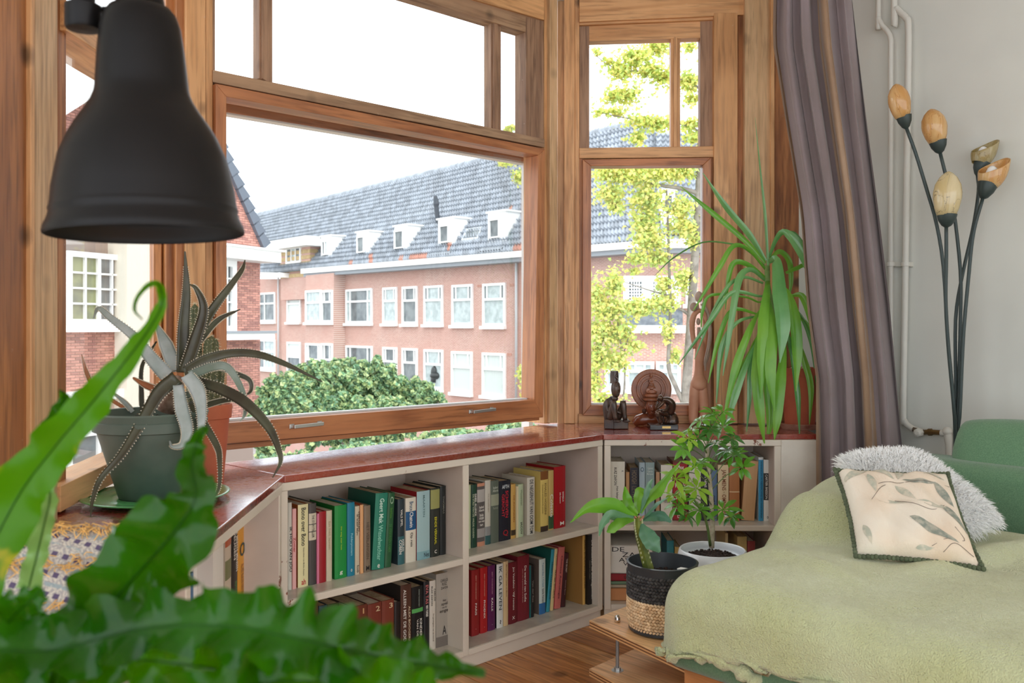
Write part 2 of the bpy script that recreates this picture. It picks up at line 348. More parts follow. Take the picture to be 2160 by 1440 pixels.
low('wall_back', g(WC, 330, .01), g(WC, 1180, .01), .72); low('wall_bay_right', g(WR, 1185, .01), g(WR, 1690, .01), .745); low('wall_bay_left', g(WL, -260, .01), g(WL, 345, .01), .745)
up = MB()
for wl, x0, x1 in ((WC, 350, 1190), (WR, 1176, 1668), (WL, -260, 352)):
    A = g(wl, x0, -.02); B = g(wl, x1, -.02); up.box(A+Vector((0, 0, 2.64)), B-A, wl.n*.14, (0, 0, .3))
up.make('wall_over_windows', plaster, kind='structure')
rt = MB(); A = g(WR, 1655, -.04); B = WP.at(.02, 0); rt.box(Vector((A.x, A.y, 0)), Vector((.16, 0, 0)), WR.n*.12, (0, 0, 2.95)); rt.make('wall_bay_end', plaster, kind='structure')
cl = MB(); cl.prism([Vector((x, y, 2.93)) for x, y in ((-3.4, -2.6), (-3.4, -.4), (-1.6, 1.4), (-1.35, 2.8), (-.0, 4.3), (1.5, 4.3), (5.2, .2), (5.2, -2.6))], (0, 0, .1)); cl.make('ceiling', mat('ceiling_paint', (225, 223, 215), .8), kind='structure')
# floor boards
fl = bpy.data.objects.new('floor', None); C.objects.link(fl); fl['kind'] = 'structure'
ds = Vector((.682, -.731, 0)); db = Vector((.731, .682, 0))
sub = MB(); sub.prism([Vector((x, y, -.03)) for x, y in ((-3.4, -3.), (-1.6, 1.4), (-1.35, 2.9), (-.1, 4.3), (1.5, 4.3), (5.2, .2), (5.2, -3))], (0, 0, -.1)); sub.make('subfloor', mat('subfloor', (40, 26, 16), .8), fl)
for k in range(4): wood('floor_pine_%d' % k, [(226, 168, 110), (214, 152, 96), (232, 176, 120), (202, 140, 86)][k], [(196, 136, 84), (184, 120, 70), (204, 144, 92), (170, 108, 62)][k], ds, rough=.32, knots=.8, fine=.45)
o = Vector((-.2, 3.2, 0)); pw = .128
for i in range(-24, 12):
    t = -2.6+R.random()*1.2
    while t < 5:
        L_ = 1.6+R.random()*1.6; p = o+db*(i*pw)+ds*t; mb = MB(); mb.box(p+Vector((0, 0, -.02)), ds*(L_-.003), db*(pw-.004), (0, 0, .02)); mb.make('plank', MATS['floor_pine_%d' % R.randrange(4)], fl, bev=.0012); t += L_
sk = MB(); A = WP.at(.1, 0); sk.box(A, WP.d*4.5, -WP.n*.016, (0, 0, .09)); sk.make('baseboard_right', white, bev=.002, kind='structure')

# ------------------------------------------------------------------ bookcases and ledge
SZ = (.387, .07)                                                        # shelf tops
def bookcase(name, fw, t0, t1, divs, label, loc, closed=None):
    r = thing(name, loc, label, 'bookcase'); up = Vector((0, 0, 1)); D = .33; d, n = fw.d, fw.n
    def bx(nm, ta, tb, z0, z1, o0=0, o1=D, m=chip, bev=.0025):
        mb = MB(); mb.box(fw.at(ta, z0, o0), d*(tb-ta), n*(o1-o0), up*(z1-z0)); return mb.make(nm, m, r, bev=bev)
    bx('back_panel', t0, t1, .05, .728, D, D+.008, cream, 0)
    bx('top_rail', t0, t1, .705, .729); bx('plinth', t0, t1, 0, .05, .012, .03)
    for dv in [t0]+divs+[t1-.026]: bx('side_panel' if dv in (t0, t1-.026) else 'divider', dv, dv+.026, .05, .705, 0.0015, D, chip if dv not in (t0,) else chip)
    xs = [t0]+divs+[t1-.026]
    for a, b in zip(xs[:-1], xs[1:]):
        for z in SZ:
            s = bx('shelf', a+.026, b, z-.021, z); 
            m2 = MB(); m2.box(fw.at(a+.027, z, .006), d*(b-a-.028), n*(D-.008), up*.0008); m2.make('shelf_surface', shelftop, s)
        m2 = MB(); m2.box(fw.at(b-.0015, SZ[0], .004), d*.0012, n*(D-.006), up*(.705-SZ[0])); m2.make('side_lining', cream, r)
    if closed: bx('closed_end', t1, closed, .05, .729, .0, D, white); bx('end_plinth', t1, closed, 0, .05, .012, D)
    return r
bookcase('bookcase', FC, -.014, FC.t(1272), [FC.t(978)], 'chipped cream bookcase of two bays under the big middle window', FC.at(.7, 0))
bookcase('bookcase', FR, .006, FR.t(1648), [], 'cream bookcase under the right window with a closed panel at its end', FR.at(.4, 0), FR.t(1724))
bookcase('bookcase', FL, -1.75, -.032, [-.86], 'cream bookcase under the left window, half hidden by the fern', FL.at(-.6, 0))
def ledgemat():
    m, nt, b = newmat('red_brown_varnish'); L = nt.links; t = N(nt, 'TexCoord')
    n = N(nt, 'TexNoise', Scale=4.0, Detail=6.0, Roughness=.65); L.new(t.outputs['Object'], n.inputs['Vector'])
    n2 = N(nt, 'TexNoise', Scale=40.0, Detail=6.0, Roughness=.7); L.new(t.outputs['Object'], n2.inputs['Vector'])
    c = mix(nt, ramp(nt, n.outputs['Fac'], .35, .65), lin((158, 56, 42)), lin((118, 40, 32)))
    c = mix(nt, ramp(nt, n2.outputs['Fac'], .62, .8), c, lin((168, 92, 70))); L.new(c, b.inputs['Base Color'])
    b.inputs['Coat Weight'].default_value = 1; b.inputs['Coat Roughness'].default_value = .1; b.inputs['Coat IOR'].default_value = 1.8
    L.new(ramp(nt, n2.outputs['Fac'], .2, 1.2), b.inputs['Roughness'])
    bp = N(nt, 'Bump', Strength=.12, Distance=.002); L.new(n2.outputs['Fac'], bp.inputs['Height']); L.new(bp.outputs[0], b.inputs['Normal']); return m
LED = ledgemat()
ledge = thing('window_ledge', PZ(800, 960, .729), 'red-brown varnished ledge running over the bookcases beneath the windows', 'windowsill')
def board(px, th=.021, pts=None):
    mb = MB(); pts = pts or [PZ(x, y, .75) for x, y in px]; mb.prism(pts, (0, 0, -th)); mb.make('ledge_board', LED, ledge, bev=.003)
k1 = PZ(600, 1003, .75); k2 = PZ(1272, 916.5, .75); cb = PZ(467, 977, .75); ce = g(WC, 1180, .0); ce.z = .75
rr = PZ(1725, 915.5, .75); rb = g(WR, 1668, .0); rb.z = .75; rc = g(WR, 1192, 0); rc.z = .75
board(None, pts=[k1, k2, rc, ce, g(WC, 1140, .02)+Vector((0, 0, .75)), cb])
board(None, pts=[k2+Vector((.001, 0, 0)), rr, rb, rc+Vector((.001, 0, 0))])
fe = FL.at(-1.8, .75, -.012); be = g(WL, -255, 0)+Vector((0, 0, .75)); be2 = g(WL, 350, 0)+Vector((0, 0, .75))
board(None, pts=[fe, k1+Vector((-.001, -.001, 0)), cb+Vector((-.001, -.001, 0)), be2, be])
# ------------------------------------------------------------------ outside
def brickmat(name, c1, c2, mortar, d, sc_=1.):
    m, nt, b = newmat(name); L = nt.links; t = N(nt, 'TexCoord'); dv = N(nt, 'VectorMath', operation='DOT_PRODUCT'); dv.inputs[1].default_value = d
    L.new(t.outputs['Object'], dv.inputs[0]); sx = N(nt, 'SeparateXYZ'); L.new(t.outputs['Object'], sx.inputs[0]); cx = N(nt, 'CombineXYZ'); L.new(dv.outputs['Value'], cx.inputs[0]); L.new(sx.outputs[2], cx.inputs[1])
    br = N(nt, 'TexBrick', Scale=1/sc_); br.inputs['Brick Width'].default_value = .22; br.inputs['Row Height'].default_value = .0625; br.inputs['Mortar Size'].default_value = .011; br.inputs['Color1'].default_value = lin(c1); br.inputs['Color2'].default_value = lin(c2); br.inputs['Mortar'].default_value = lin(mortar)
    L.new(cx.outputs[0], br.inputs['Vector']); n = N(nt, 'TexNoise', Scale=.6, Detail=6.0); L.new(t.outputs['Object'], n.inputs['Vector'])
    L.new(mix(nt, ramp(nt, n.outputs['Fac'], .3, .9), br.outputs['Color'], lin([v*.92+18 for v in c1])), b.inputs['Base Color']); b.inputs['Roughness'].default_value = .9; return m
BR1 = brickmat('pink_brick', (190, 140, 126), (168, 114, 100), (214, 200, 190), B1.d)
OW = mat('outdoor_white_paint', (242, 242, 240), .5)
OC = mat('cream_render', (226, 220, 204), .6)
GREYW = mat('lead_flashing', (140, 146, 152), .5)
ZINC = mat('zinc', (206, 210, 212), .5)
PD = mat('dark_pane', (84, 92, 96), .06, n=(1.5, (120, 128, 130)))
PL_ = mat('curtained_pane', (186, 198, 198), .1, n=(3, (160, 172, 172)))
PB = mat('blind_pane', (200, 208, 204), .2)
TILE = mat('roof_tile_grey', (166, 172, 180), .45, island=.2)
TILER = mat('roof_tile_orange', (196, 148, 132), .6, island=.12)
YB = mat('yellow_brick', (196, 172, 128), .85, n=(5, (180, 152, 110)))
def ff(fw, x0, x1, yt, yb, off=0):                                       # rectangle on a facade from its image box, true to perspective
    xc = (x0+x1)/2; z1 = fw.z(xc, yt, off); z0 = fw.z(xc, yb, off); return fw.t(x0, off), fw.t(x1, off), z0, z1
def slab(mb, fw, t0, t1, z0, z1, o0, o1, mi=0): return mb.box(fw.at(t0, z0, o0), fw.d*(t1-t0), fw.n*(o1-o0), (0, 0, z1-z0), mi)
def fwin(parent, fw, x0, x1, yt, yb, cols=(1,), transom=.33, panes=None, topcols=None, sill=True, off=0, fr=.13, recess=.0, bars=None):
    a, b, z0, z1 = ff(fw, x0, x1, yt, yb, off); w_ = b-a; h = z1-z0; mb = MB(); o = off-.10+recess; th = .12
    sh = .16 if sill else 0
    if sill: slab(mb, fw, a-.12, b+.02, z0, z0+.16, o-.10, o+th)
    slab(mb, fw, a, a+fr, z0+sh, z1, o, o+th); slab(mb, fw, b-fr, b, z0+sh, z1, o, o+th); slab(mb, fw, a+fr, b-fr, z1-fr, z1, o, o+th); slab(mb, fw, a+fr, b-fr, z0+sh, z0+sh+fr, o, o+th)
    zt = z1-h*transom; cells = []; iw = w_-2*fr
    if transom: slab(mb, fw, a+fr, b-fr, zt-.06, zt+.06, o, o+th)
    zb = z0+sh+fr
    for lo, hi, cs in ((zb, zt-.06 if transom else z1-fr, cols), (zt+.06, z1-fr, topcols or cols)):
        if hi-lo < .1 or (not transom and lo != zb): continue
        tot = sum(cs); p = a+fr
        for i, c in enumerate(cs):
            q = p+iw*c/tot
            if i < len(cs)-1: slab(mb, fw, q-.035, q+.035, lo, hi, o+.01, o+th)
            cells.append((p, q, lo, hi)); p = q
        if not transom: break
    if bars:
        nx, nz = bars
        for i in range(1, nx): slab(mb, fw, a+fr+iw*i/nx-.02, a+fr+iw*i/nx+.02, zb, z1-fr, o+.02, o+.09)
        for i in range(1, nz): slab(mb, fw, a+fr, b-fr, zb+(z1-fr-zb)*i/nz-.02, zb+(z1-fr-zb)*i/nz+.02, o+.02, o+.09)
    f = mb.make('window_frame', OW, parent)
    for i, (p, q, lo, hi) in enumerate(cells):
        m2 = MB(); slab(m2, fw, p, q, lo, hi, o+.09, o+.11); m2.make('pane', (panes or [PD])[i % len(panes or [PD])], f)
    return f
bld = thing('apartment_building', B1.at(0, -8), 'long pink brick apartment block under a grey tiled roof, seen across the street', 'building')
def bw(mb, fw, px, o0, o1):                                              # wall polygon straight down to the street
    mb.prism(wp(fw, px, o0), fw.n*(o1-o0))
mb = MB(); tl, tr = B1.t(548), B1.t(1393); zt = lambda x, y: B1.z(x, y)
mb.prism([B1.at(tl, -8), B1.at(tr, -8), B1.at(tr, zt(1393, 523)), B1.at(B1.t(640), zt(640, 588)), B1.at(tl, zt(548, 588))], B1.n*.4); mb.make('brick_wall', BR1, bld)
for (x0, x1, yt, yb, a) in ((809, 839, 606, 688, 0), (850, 882, 604, 689, 1), (896, 936, 602, 690, 0), (955, 999, 600, 692, 0), (1020, 1068, 597, 694, 0), (809, 839, 732, 817, 1), (850, 882, 734, 821, 1), (896, 936, 737, 826, 0), (954, 998, 741, 835, 2), (1019, 1068, 744, 842, 2)):
    fwin(bld, B1, x0, x1, yt, yb, (1,), .35, [[PL_, PD, PL_, PD][:], [PD], [PB, PB]][a], (1, 5, 1))
fwin(bld, B1, 731, 787, 609, 687, (1, 5, 1), .34, [PL_, PD, PL_]); fwin(bld, B1, 731, 787, 729, 806, (1, 5, 1), .5, [PD, PD, PD])
fwin(bld, B1, 607, 636, 617, 684, (1,), .35, [PB]); fwin(bld, B1, 607, 636, 721, 800, (1,), .4, [PD, PB])
fwin(bld, B1, 548, 582, 617, 683, (1, 2), .35, [PD, PD]); fwin(bld, B1, 547, 582, 716, 783, (1, 2), .38, [PD, PL_])
# bay (erker): brick box standing proud with windows on its face
mb = MB(); t0, t1 = B1.t(645, -.8), B1.t(704, -.8); slab(mb, B1, t0, t1, -8, B1.z(675, 578, -.8), -.8, 0); mb.make('bay', BR1, bld)
fwin(bld, B1, 646, 679, 612, 685, (1,), .36, [PL_, PL_], (1,), off=-.8); fwin(bld, B1, 680, 703, 612, 685, (1,), .34, [PD], (1, 3, 1), off=-.8)
fwin(bld, B1, 646, 679, 724, 800, (1,), .45, [PD, PB], (1, 5, 1), off=-.8); fwin(bld, B1, 680, 703, 724, 800, (1,), .45, [PD], (1, 3, 1), off=-.8)
for x, y0, y1 in ((716, 572, 760), (1089, 548, 845), (587, 586, 790)):
    mb = MB(); a = B1.P(x, y0, -.15); b = B1.P(x, y1, -.15); b.x, b.y = a.x, a.y; mb.tube([a+B1.d*-.5+Vector((0, 0, .5)), a+Vector((0, 0, 0)), b], .07, 6); mb.make('downpipe', ZINC, bld, smooth=True)
for s, (x, yt, yb) in enumerate(((1080, 598, 603), (1075, 745, 751), (1012, 600, 606))):
    mb = MB(); a, b, z0, z1 = ff(B1, x-5, x+5, yt, yb)
    for k in range(4): slab(mb, B1, a+(b-a)*k/4, a+(b-a)*(k+.6)/4, z0, z1, -.03, 0)
    mb.make('vent_grille', TILER, bld)
mb = MB(); mb.tube([B1.P(918, 806, .1), B1.P(918, 795, .1)], .25, 8); mb.ell(B1.P(917, 785, .0), .22, .22, .35); mb.ell(B1.P(920, 792, .0), .35, .3, .2); mb.make('bust_in_window', mat('dark_bronze', (50, 54, 54), .4), bld, smooth=True)
# gutter
def gut(mb, fw, px_top, px_bot, o0, o1): mb.prism(wp(fw, px_top+px_bot[::-1], o0), fw.n*(o1-o0))
mb = MB(); gut(mb, B1, [(634, 567), (1393, 504)], [(634, 577), (1393, 519)], -.9, -.2); mb.make('gutter', OW, bld)
mb = MB(); gut(mb, B1, [(640, 574), (1393, 519)], [(640, 584), (1393, 530)], -.75, 0); mb.make('soffit', mat('grey_soffit', (150, 156, 162), .7), bld)
mb = MB(); gut(mb, B1, [(546, 574), (596, 575)], [(546, 584), (596, 585)], -.9, -.2); mb.make('gutter', OW, bld)
# tiled roof: every tile a curved piece
def tiles(name, A, Bp, Cc, D, nr, nc, parent, red=()):
    """A..Bp eaves left to right, D..Cc ridge; rows overlap, each tile is an S-shaped strip"""
    nrm = (Bp-A).cross(D-A).normalized(); nrm = nrm if nrm.z > 0 else -nrm
    mbs = [MB(), MB()]
    for r in range(nr):
        for c in range(nc):
            def q(u, v, h):
                e = A.lerp(Bp, u/nc).lerp(D.lerp(Cc, u/nc), min(v/nr, 1)); return e+nrm*h
            vs = []; prof = [(0, .07), (.3, .0), (.62, .06), (.85, .14), (1.04, .07)]
            for v, hh in ((r-.0, .12), (r+1.06, 0)):
                for u, h in prof: vs.append(q(c+u, v, h+hh))
            vs += [q(c+u, r, h) for u, h in prof]
            k = 1 if (r, c) in red else 0
            mbs[k].add(vs, [(i, i+1, i+6, i+5) for i in range(4)]+[(i+10, i+11, i+1, i) for i in range(4)])
    o = mbs[0].make(name, TILE, parent, kind='stuff')
    if mbs[1].v: mbs[1].make('orange_tiles', TILER, parent, kind='stuff')
    return o
def back(fw, x, y, off): return fw.P(x, y, off)
RD = 4.0
E0 = B1.P(548, 577, -.7); E1 = B1.P(1393, 506, -.7); R0 = B1.P(535, 457, RD); R1 = B1.P(1395, 249, RD)
red = set(); NR, NC = 19, 176
tA, tB = B1.t(548, -.7), B1.t(1393, -.7)
def tcol(x): return int((B1.t(x, -.7)-tA)/(tB-tA)*NC)
for c0, c1, r0, r1 in ((867, 900, 0, 1), (846, 850, 0, 1), (1090, 1118, 0, 1), (741, 744, 0, 1), (783, 788, 0, 2), (950, 960, 1, 5), (1070, 1082, 3, 8)):
    for c in range(tcol(c0), tcol(c1)+1):
        for r in range(r0, r1):
            if (r1-r0) < 3 or abs((c-tcol(c0))*(r1-r0)/max(1, tcol(c1)-tcol(c0))-(r-r0)) < 1.3: red.add((r, c))
tiles('roof_tiles', E0, E1, R1, R0, NR, NC, bld, red)
mb = MB(); n = 200
for i in range(n):
    p = R0.lerp(R1, i/n); q = R0.lerp(R1, (i+1.05)/n); mb.tube([p+Vector((0, 0, .04)), q+Vector((0, 0, .10))], [.16, .19], 7)
mb.make('ridge_tiles', TILE, bld, kind='stuff')
mb = MB(); mb.add([E0-Vector((0, 0, .03)), E1-Vector((0, 0, .03)), R1-Vector((0, 0, .03)), R0-Vector((0, 0, .03))], [(0, 1, 2, 3)]); mb.make('roof_deck', GREYW, bld)
# dormers
EZ = (E0.z+E1.z)/2; ESL = ((R0.z+R1.z)/2-EZ)/(RD+.7)
def dormer(fw, x0, x1, yt, yb, back_len, o, win, par, m=OW):
    for _ in range(30): o = (fw.z((x0+x1)/2, yb, o)-EZ)/ESL-.75
    a, b, z0, z1 = ff(fw, x0, x1, yt, yb, o); back_len = (z1-z0)/ESL+.1; mb = MB(); slab(mb, fw, a, b, z0-.1, z1, o, o+back_len); mb.make('dormer', m, par)
    m2 = MB(); slab(m2, fw, a-.08, b+.08, z1-.02, z1+.07, o-.08, o+back_len); m2.make('dormer_roof', OW, par)
    mf = MB(); mf.prism([fw.at(a-.1, z0-.08, o), fw.at(b+.1, z0-.08, o), fw.at(b+.2, z0-.45, o-.5), fw.at(a-.2, z0-.45, o-.5)], fw.n*.05+Vector((0, 0, .04))); mf.make('flashing', GREYW, par)
    fwin(par, fw, *win, cols=(1, 1) if win[1]-win[0] < 13 else (1,), transom=0, panes=[PD, PL_], sill=False, off=o, fr=.07, recess=-.05)
for x0, x1, yt, yb, wn_, o in ((677, 699, 498, 545, (682, 694, 508, 538), .1), (752, 778, 489, 539, (756, 771, 499, 533), .1), (832, 860, 476, 530, (835, 854, 486, 524), .15), (924, 959, 461, 519, (930, 950, 475, 512), .2), (1029, 1068, 447, 509, (1035, 1057, 462, 502), .2)):
    dormer(B1, x0, x1, yt, yb, 2.6, o, wn_, bld)
def onroof(x, y, up_=.2):
    o = 1.
    for _ in range(40): o = (B1.z(x, y, o)-EZ-up_)/ESL-.70
    return B1.P(x, y, o)
mb = MB(); q = [onroof(972, 506), onroof(1008, 502), onroof(1018, 477), onroof(984, 482)]; mb.prism(q, Vector((0, 0, -.2))); mb.make('skylight', ZINC, bld)
mb = MB(); mb.prism([p.lerp(sum(q, Vector())/4, .25)+Vector((0, 0, .03)) for p in q], Vector((0, 0, -.05))); mb.make('skylight_pane', PD, bld)
mb = MB(); a = onroof(924, 474, .0); mb.tube([a, a+Vector((-.1, 0, 1.0)), a+Vector((-.1, 0, 1.15)), a+Vector((-.15, 0, 1.6))], [.13, .13, .17, .1], 8); mb.make('flue_pipe', mat('flue_grey', (60, 66, 74), .5), bld)
# brick pavilion dormer with yellow bands
a, b, z0, z1 = ff(B1, 592, 654, 521, 600, -.4); mb = MB(); slab(mb, B1, a, b, z0-1, z1-.0, -.4, 2.6); mb.make('pavilion', BR1, bld)
for k in range(5): mb = MB(); slab(mb, B1, a-.02, b+.02, z1-.5-k*.38, z1-.25-k*.38, -.43, 2.6); mb.make('brick_band', YB, bld)
mb = MB(); slab(mb, B1, a-.7, b+.9, z1-.1, z1+.5, -1.2, 2.6); mb.make('pavilion_cap', OW, bld)
fwin(bld, B1, 605, 636, 521, 555, (1, 1, 1), 0, [PD, PL_], sill=False, off=-.4)
# the block bends here; its wing faces us behind the ginkgo
q = B1.P(1393, 690); B3 = Wall(q.x, q.y, 93)
def S3(*a, **k): pass
wing = bld
BR3 = brickmat('pink_brick_wing', (194, 146, 130), (174, 120, 106), (212, 198, 188), B3.d)
mb = MB(); mb.prism([B3.at(-.1, -8), B3.at(9, -8), B3.at(9, B3.z(1600, 515)), B3.at(-.1, B3.z(1393, 515))], B3.n*.4); mb.make('brick_wall', BR3, wing)
mb = MB(); slab(mb, B3, -.6, 9, B3.z(1450, 523, -.8), B3.z(1450, 504, -.8), -.9, -.2); mb.make('gutter', OW, wing)
mb = MB(); slab(mb, B3, -.3, 9, B3.z(1450, 536), B3.z(1450, 521), -.7, 0); mb.make('soffit', MATS['grey_soffit'], wing)
tiles('roof_tiles', B3.P(1384, 507, -.7), B3.P(1640, 507, -.7), B3.P(1640, 280, RD), B3.P(1384, 280, RD), 19, 24, wing)
dormer(B3, 1394, 1424, 402, 472, 2.4, 1.2, (1398, 1420, 410, 452), wing)
# big ground-floor like bay with leaded windows, nearer than the corner
BY = Wall(*(B1.P(1330, 690, -2.6).xy), 100)
bayt = bld
mb = MB(); a, b, z0, z1 = ff(BY, 1312, 1440, 588, 900); slab(mb, BY, a, b, -8, BY.z(1376, 690), 0, 3); mb.make('brick_wall', brickmat('pink_brick_bay', (196, 144, 128), (176, 118, 104), (216, 202, 192), BY.d), bayt)
for x0, x1 in ((1315, 1366), (1366, 1408), (1408, 1436)): fwin(bayt, BY, x0, x1, 582, 652, (1,), 0, [PD], sill=False, bars=(5, 7), fr=.22)
mb = MB(); a, b, z0, z1 = ff(BY, 1312, 1440, 652, 688); slab(mb, BY, a, b, z0, z1, -.15, .6); mb.make('slate_skirt', mat('slate', (92, 98, 106), .6, n=(8, (120, 126, 132))), bayt)
mb = MB(); a, b, z0, z1 = ff(BY, 1306, 1446, 686, 702); slab(mb, BY, a, b, z0, z1, -.5, .5); mb.make('cornice', OW, bayt)
for x0, x1 in ((1276, 1316), (1320, 1380), (1384, 1436)): fwin(bayt, BY, x0, x1, 762, 830, (1, 1), .3, [PL_, PB], (2, 3, 2), sill=True, off=-.2)
fwin(wing, B3, 1446, 1470, 583, 650, (1,), .3, [PD])

# neighbouring gabled house on the left
hs = thing('brick_house', B2.at(2, -8), 'near brick house on the left with slate edged gable and white cornice', 'building')
BR2 = mat('red_brick', (184, 128, 114), .9, island=.15, col3=(154, 108, 100), n=(30, (196, 144, 130)))
MORT = mat('brick_mortar', (150, 134, 124), .9)
def bricks(polys, name='brick_wall', off=0, par=hs, holes=()):
    """bricks laid one by one over px polygons (x0,x1,yt,yb) or a gable edge function"""
    mb = MB(); bk = MB(); bwid, bh = .215, .062
    for (x0, x1, yt, yb, lim) in polys:
        a, b, z0, z1 = ff(B2, x0, x1, yt, yb, off); slab(bk, B2, a, b, z0, z1 if not lim else z0+.01, off, off+.2)
        if lim: bk.prism([B2.at(a, z0, off), B2.at(b, z0, off), B2.at(lim(z0), z0, off), B2.at(max(a, lim(z1)), z1, off), B2.at(a, z1, off)], B2.n*.2)
        for r in range(int((z1-z0)/bh)):
            z = z0+r*bh; s = a-(.11 if r % 2 else 0); e = b if not lim else min(b, lim(z+.03))
            while s < e-.02:
                p = max(s, a); q = min(s+bwid-.012, e)
                if q-p > .03: mb.box(B2.at(p, z+.005, off-.012-R.random()*.006), B2.d*(q-p), B2.n*.02, (0, 0, bh-.011))
                s += bwid
    bk.make(name, MORT, par); mb.make('bricks', BR2, par, kind='stuff')
bricks([(497, 548, 545, 698, None), (440, 548, 716, 900, None), (130, 268, 698, 824, None), (130, 268, 222, 345, None)])
zc = B2.z(520, 522); 
ga, gb = B2.t(478), B2.t(556); zg0, zg1 = B2.z(556, 520), B2.z(478, 345)
bricks([(380, 556, 180, 520, lambda z: gb+(ga-gb)*(z-zg0)/(zg1-zg0))])
# slates up the gable edge
for k in range(11):
    f = k/7; p = Vector(B2.at(gb+(ga-gb)*f, zg0+(zg1-zg0)*f, -.12)); f2 = (k+1.12)/7; q = Vector(B2.at(gb+(ga-gb)*f2, zg0+(zg1-zg0)*f2, -.12))
    e = (q-p); nn = B2.d*e.z-Vector((0, 0, 1))*e.dot(B2.d); nn = nn.normalized(); nn = nn if nn.dot(B2.d) > 0 else -nn
    mb = MB(); mb.prism([p+nn*.20, p-nn*.12, q-nn*.12, q+nn*.10], B2.n*.34); mb.make('slate', mat('gable_slate', (96, 104, 116), .5), hs)
mb = MB(); a, b, z0, z1 = ff(B2, 400, 587, 521, 545, -.6); slab(mb, B2, a, b, z0, z1, -.7, .1); slab(mb, B2, a, b+.1, z1, z1+.05, -.8, .1); mb.make('cornice', OW, hs)
mb = MB(); a, b, z0, z1 = ff(B2, 400, 580, 703, 717, -.6); slab(mb, B2, a, b, z0, z1, -.6, .1); mb.make('ledge', OW, hs)
mb = MB(); slab(mb, B2, a, b+.04, z1, z1+.06, -.64, .1); mb.make('ledge_flashing', GREYW, hs)
fwin(hs, B2, 440, 497, 548, 700, (1, 1), 0, [PD], sill=False, bars=(4, 5), fr=.16, recess=.05)
fwin(hs, B2, 136, 268, 534, 700, (1, 1), 0, [mat('leafy_pane', (104, 112, 92), .05, n=(2.5, (140, 146, 104))), PD], sill=True, bars=(4, 4), fr=.12)
fwin(hs, B2, 136, 268, 905, 1040, (1, 1), 0, [PD], sill=False, bars=(2, 2), fr=.12)
mb = MB(); a, b, z0, z1 = ff(B2, 120, 268, 822, 842, 0); slab(mb, B2, a, b, z0, z1, -.3, .1); mb.make('ledge', OW, hs)
mb = MB(); a, b, z0, z1 = ff(B2, 120, 268, 842, 905, 0); slab(mb, B2, a, b, z0, z1, .0, .2); mb.make('render_panel', mat('pink_render', (204, 176, 164), .8), hs)
mb = MB(); a, b, z0, z1 = ff(B2, 268, 322, 300, 1040, -.4); slab(mb, B2, a, b, z0, z1, -.4, .3); mb.make('pilaster', OC, hs)
mb = MB(); mb.prism(wp(B2, [(130, 248), (228, 186), (228, 124), (130, 66)], -.4), B2.n*.2); mb.make('white_panel', OW, hs)  # plain white panel set before the house front
mb = MB(); mb.prism([B2.at(B2.t(-100), -8, .2), B2.at(B2.t(546), -8, .2), B2.at(B2.t(546), 1.5, .2), B2.at(B2.t(440), B2.z(440, 250), .2), B2.at(B2.t(60), B2.z(60, 100), .2), B2.at(B2.t(-100), 4, .2)], B2.n*1.5); mb.make('house_body', MORT, hs)
street = MB(); street.prism([Vector((-120, 5, -8)), Vector((120, 5, -8)), Vector((120, 160, -8)), Vector((-120, 160, -8))], (0, 0, -.1)); street.make('street', mat('street_paving', (150, 146, 140), .9, n=(1, (130, 126, 122))), kind='structure')

# trees
BARK = mat('tree_bark', (140, 132, 122), .9, n=(10, (112, 104, 96)), bump=(30, .5, .02))
def foliage(name, blobs, mats, parent, size, shape='maple', seed=1, dens=1., soft=False):
    r = random.Random(seed); mbs = [MB() for _ in mats]
    for (x, y, Y, rx, ry, n) in blobs:
        c = P(x, y, Y); a = rx/F*Y; b = ry/F*Y; dd = max(a, b)
        for i in range(int(n*dens)):
            v = Vector((r.gauss(0, 1), r.gauss(0, 1), r.gauss(0, 1))).normalized(); rad = (.55+.45*r.random()**.5)*(.84+.16*math.sin(v.x*9+x)*math.sin(v.z*8+y)+.12*math.sin(v.x*19+v.z*13))
            if soft: rad = abs(r.gauss(0, .62))
            p = c+Vector((v.x*a*rad, v.y*dd*.8*rad, v.z*b*rad)); s = size*(.6+r.random()*.8)
            nrm = (Vector((v.x*.6, v.y*.6, abs(v.z)*.6+.4))+Vector((r.gauss(0, .8), r.gauss(0, .8), r.gauss(0, .8)))).normalized()
            u = nrm.orthogonal().normalized(); u = Matrix.Rotation(r.random()*6.28, 3, nrm) @ u; w_ = nrm.cross(u)
            k = r.randrange(len(mats)); m = mbs[k]
            if shape == 'fan':
                m.add([p, p+u*s*.5+w_*s*.75, p+w_*s*.95, p-u*s*.5+w_*s*.75], [(0, 1, 2, 3)])
            else:
                m.add([p-w_*s*.5, p+u*s*.55-w_*s*.1+nrm*s*.1, p+u*s*.25+w_*s*.35, p+w_*s*.75-nrm*s*.12, p-u*s*.25+w_*s*.35, p-u*s*.55-w_*s*.1+nrm*s*.1], [(0, 1, 2, 3), (0, 3, 4, 5)])
    for k, m in enumerate(mats):
        if mbs[k].v: mbs[k].make(name, m, parent, kind='stuff')
GL = [mat('plane_leaf_a', (146, 176, 128), .38, transl=.25, island=.45), mat('plane_leaf_b', (112, 150, 116), .35, transl=.2, island=.5), mat('plane_leaf_c', (190, 204, 146), .4, transl=.3, island=.3)]
tr = thing('plane_tree', P(740, 1000, 22), 'round crowned green tree in front of the brick block', 'tree')
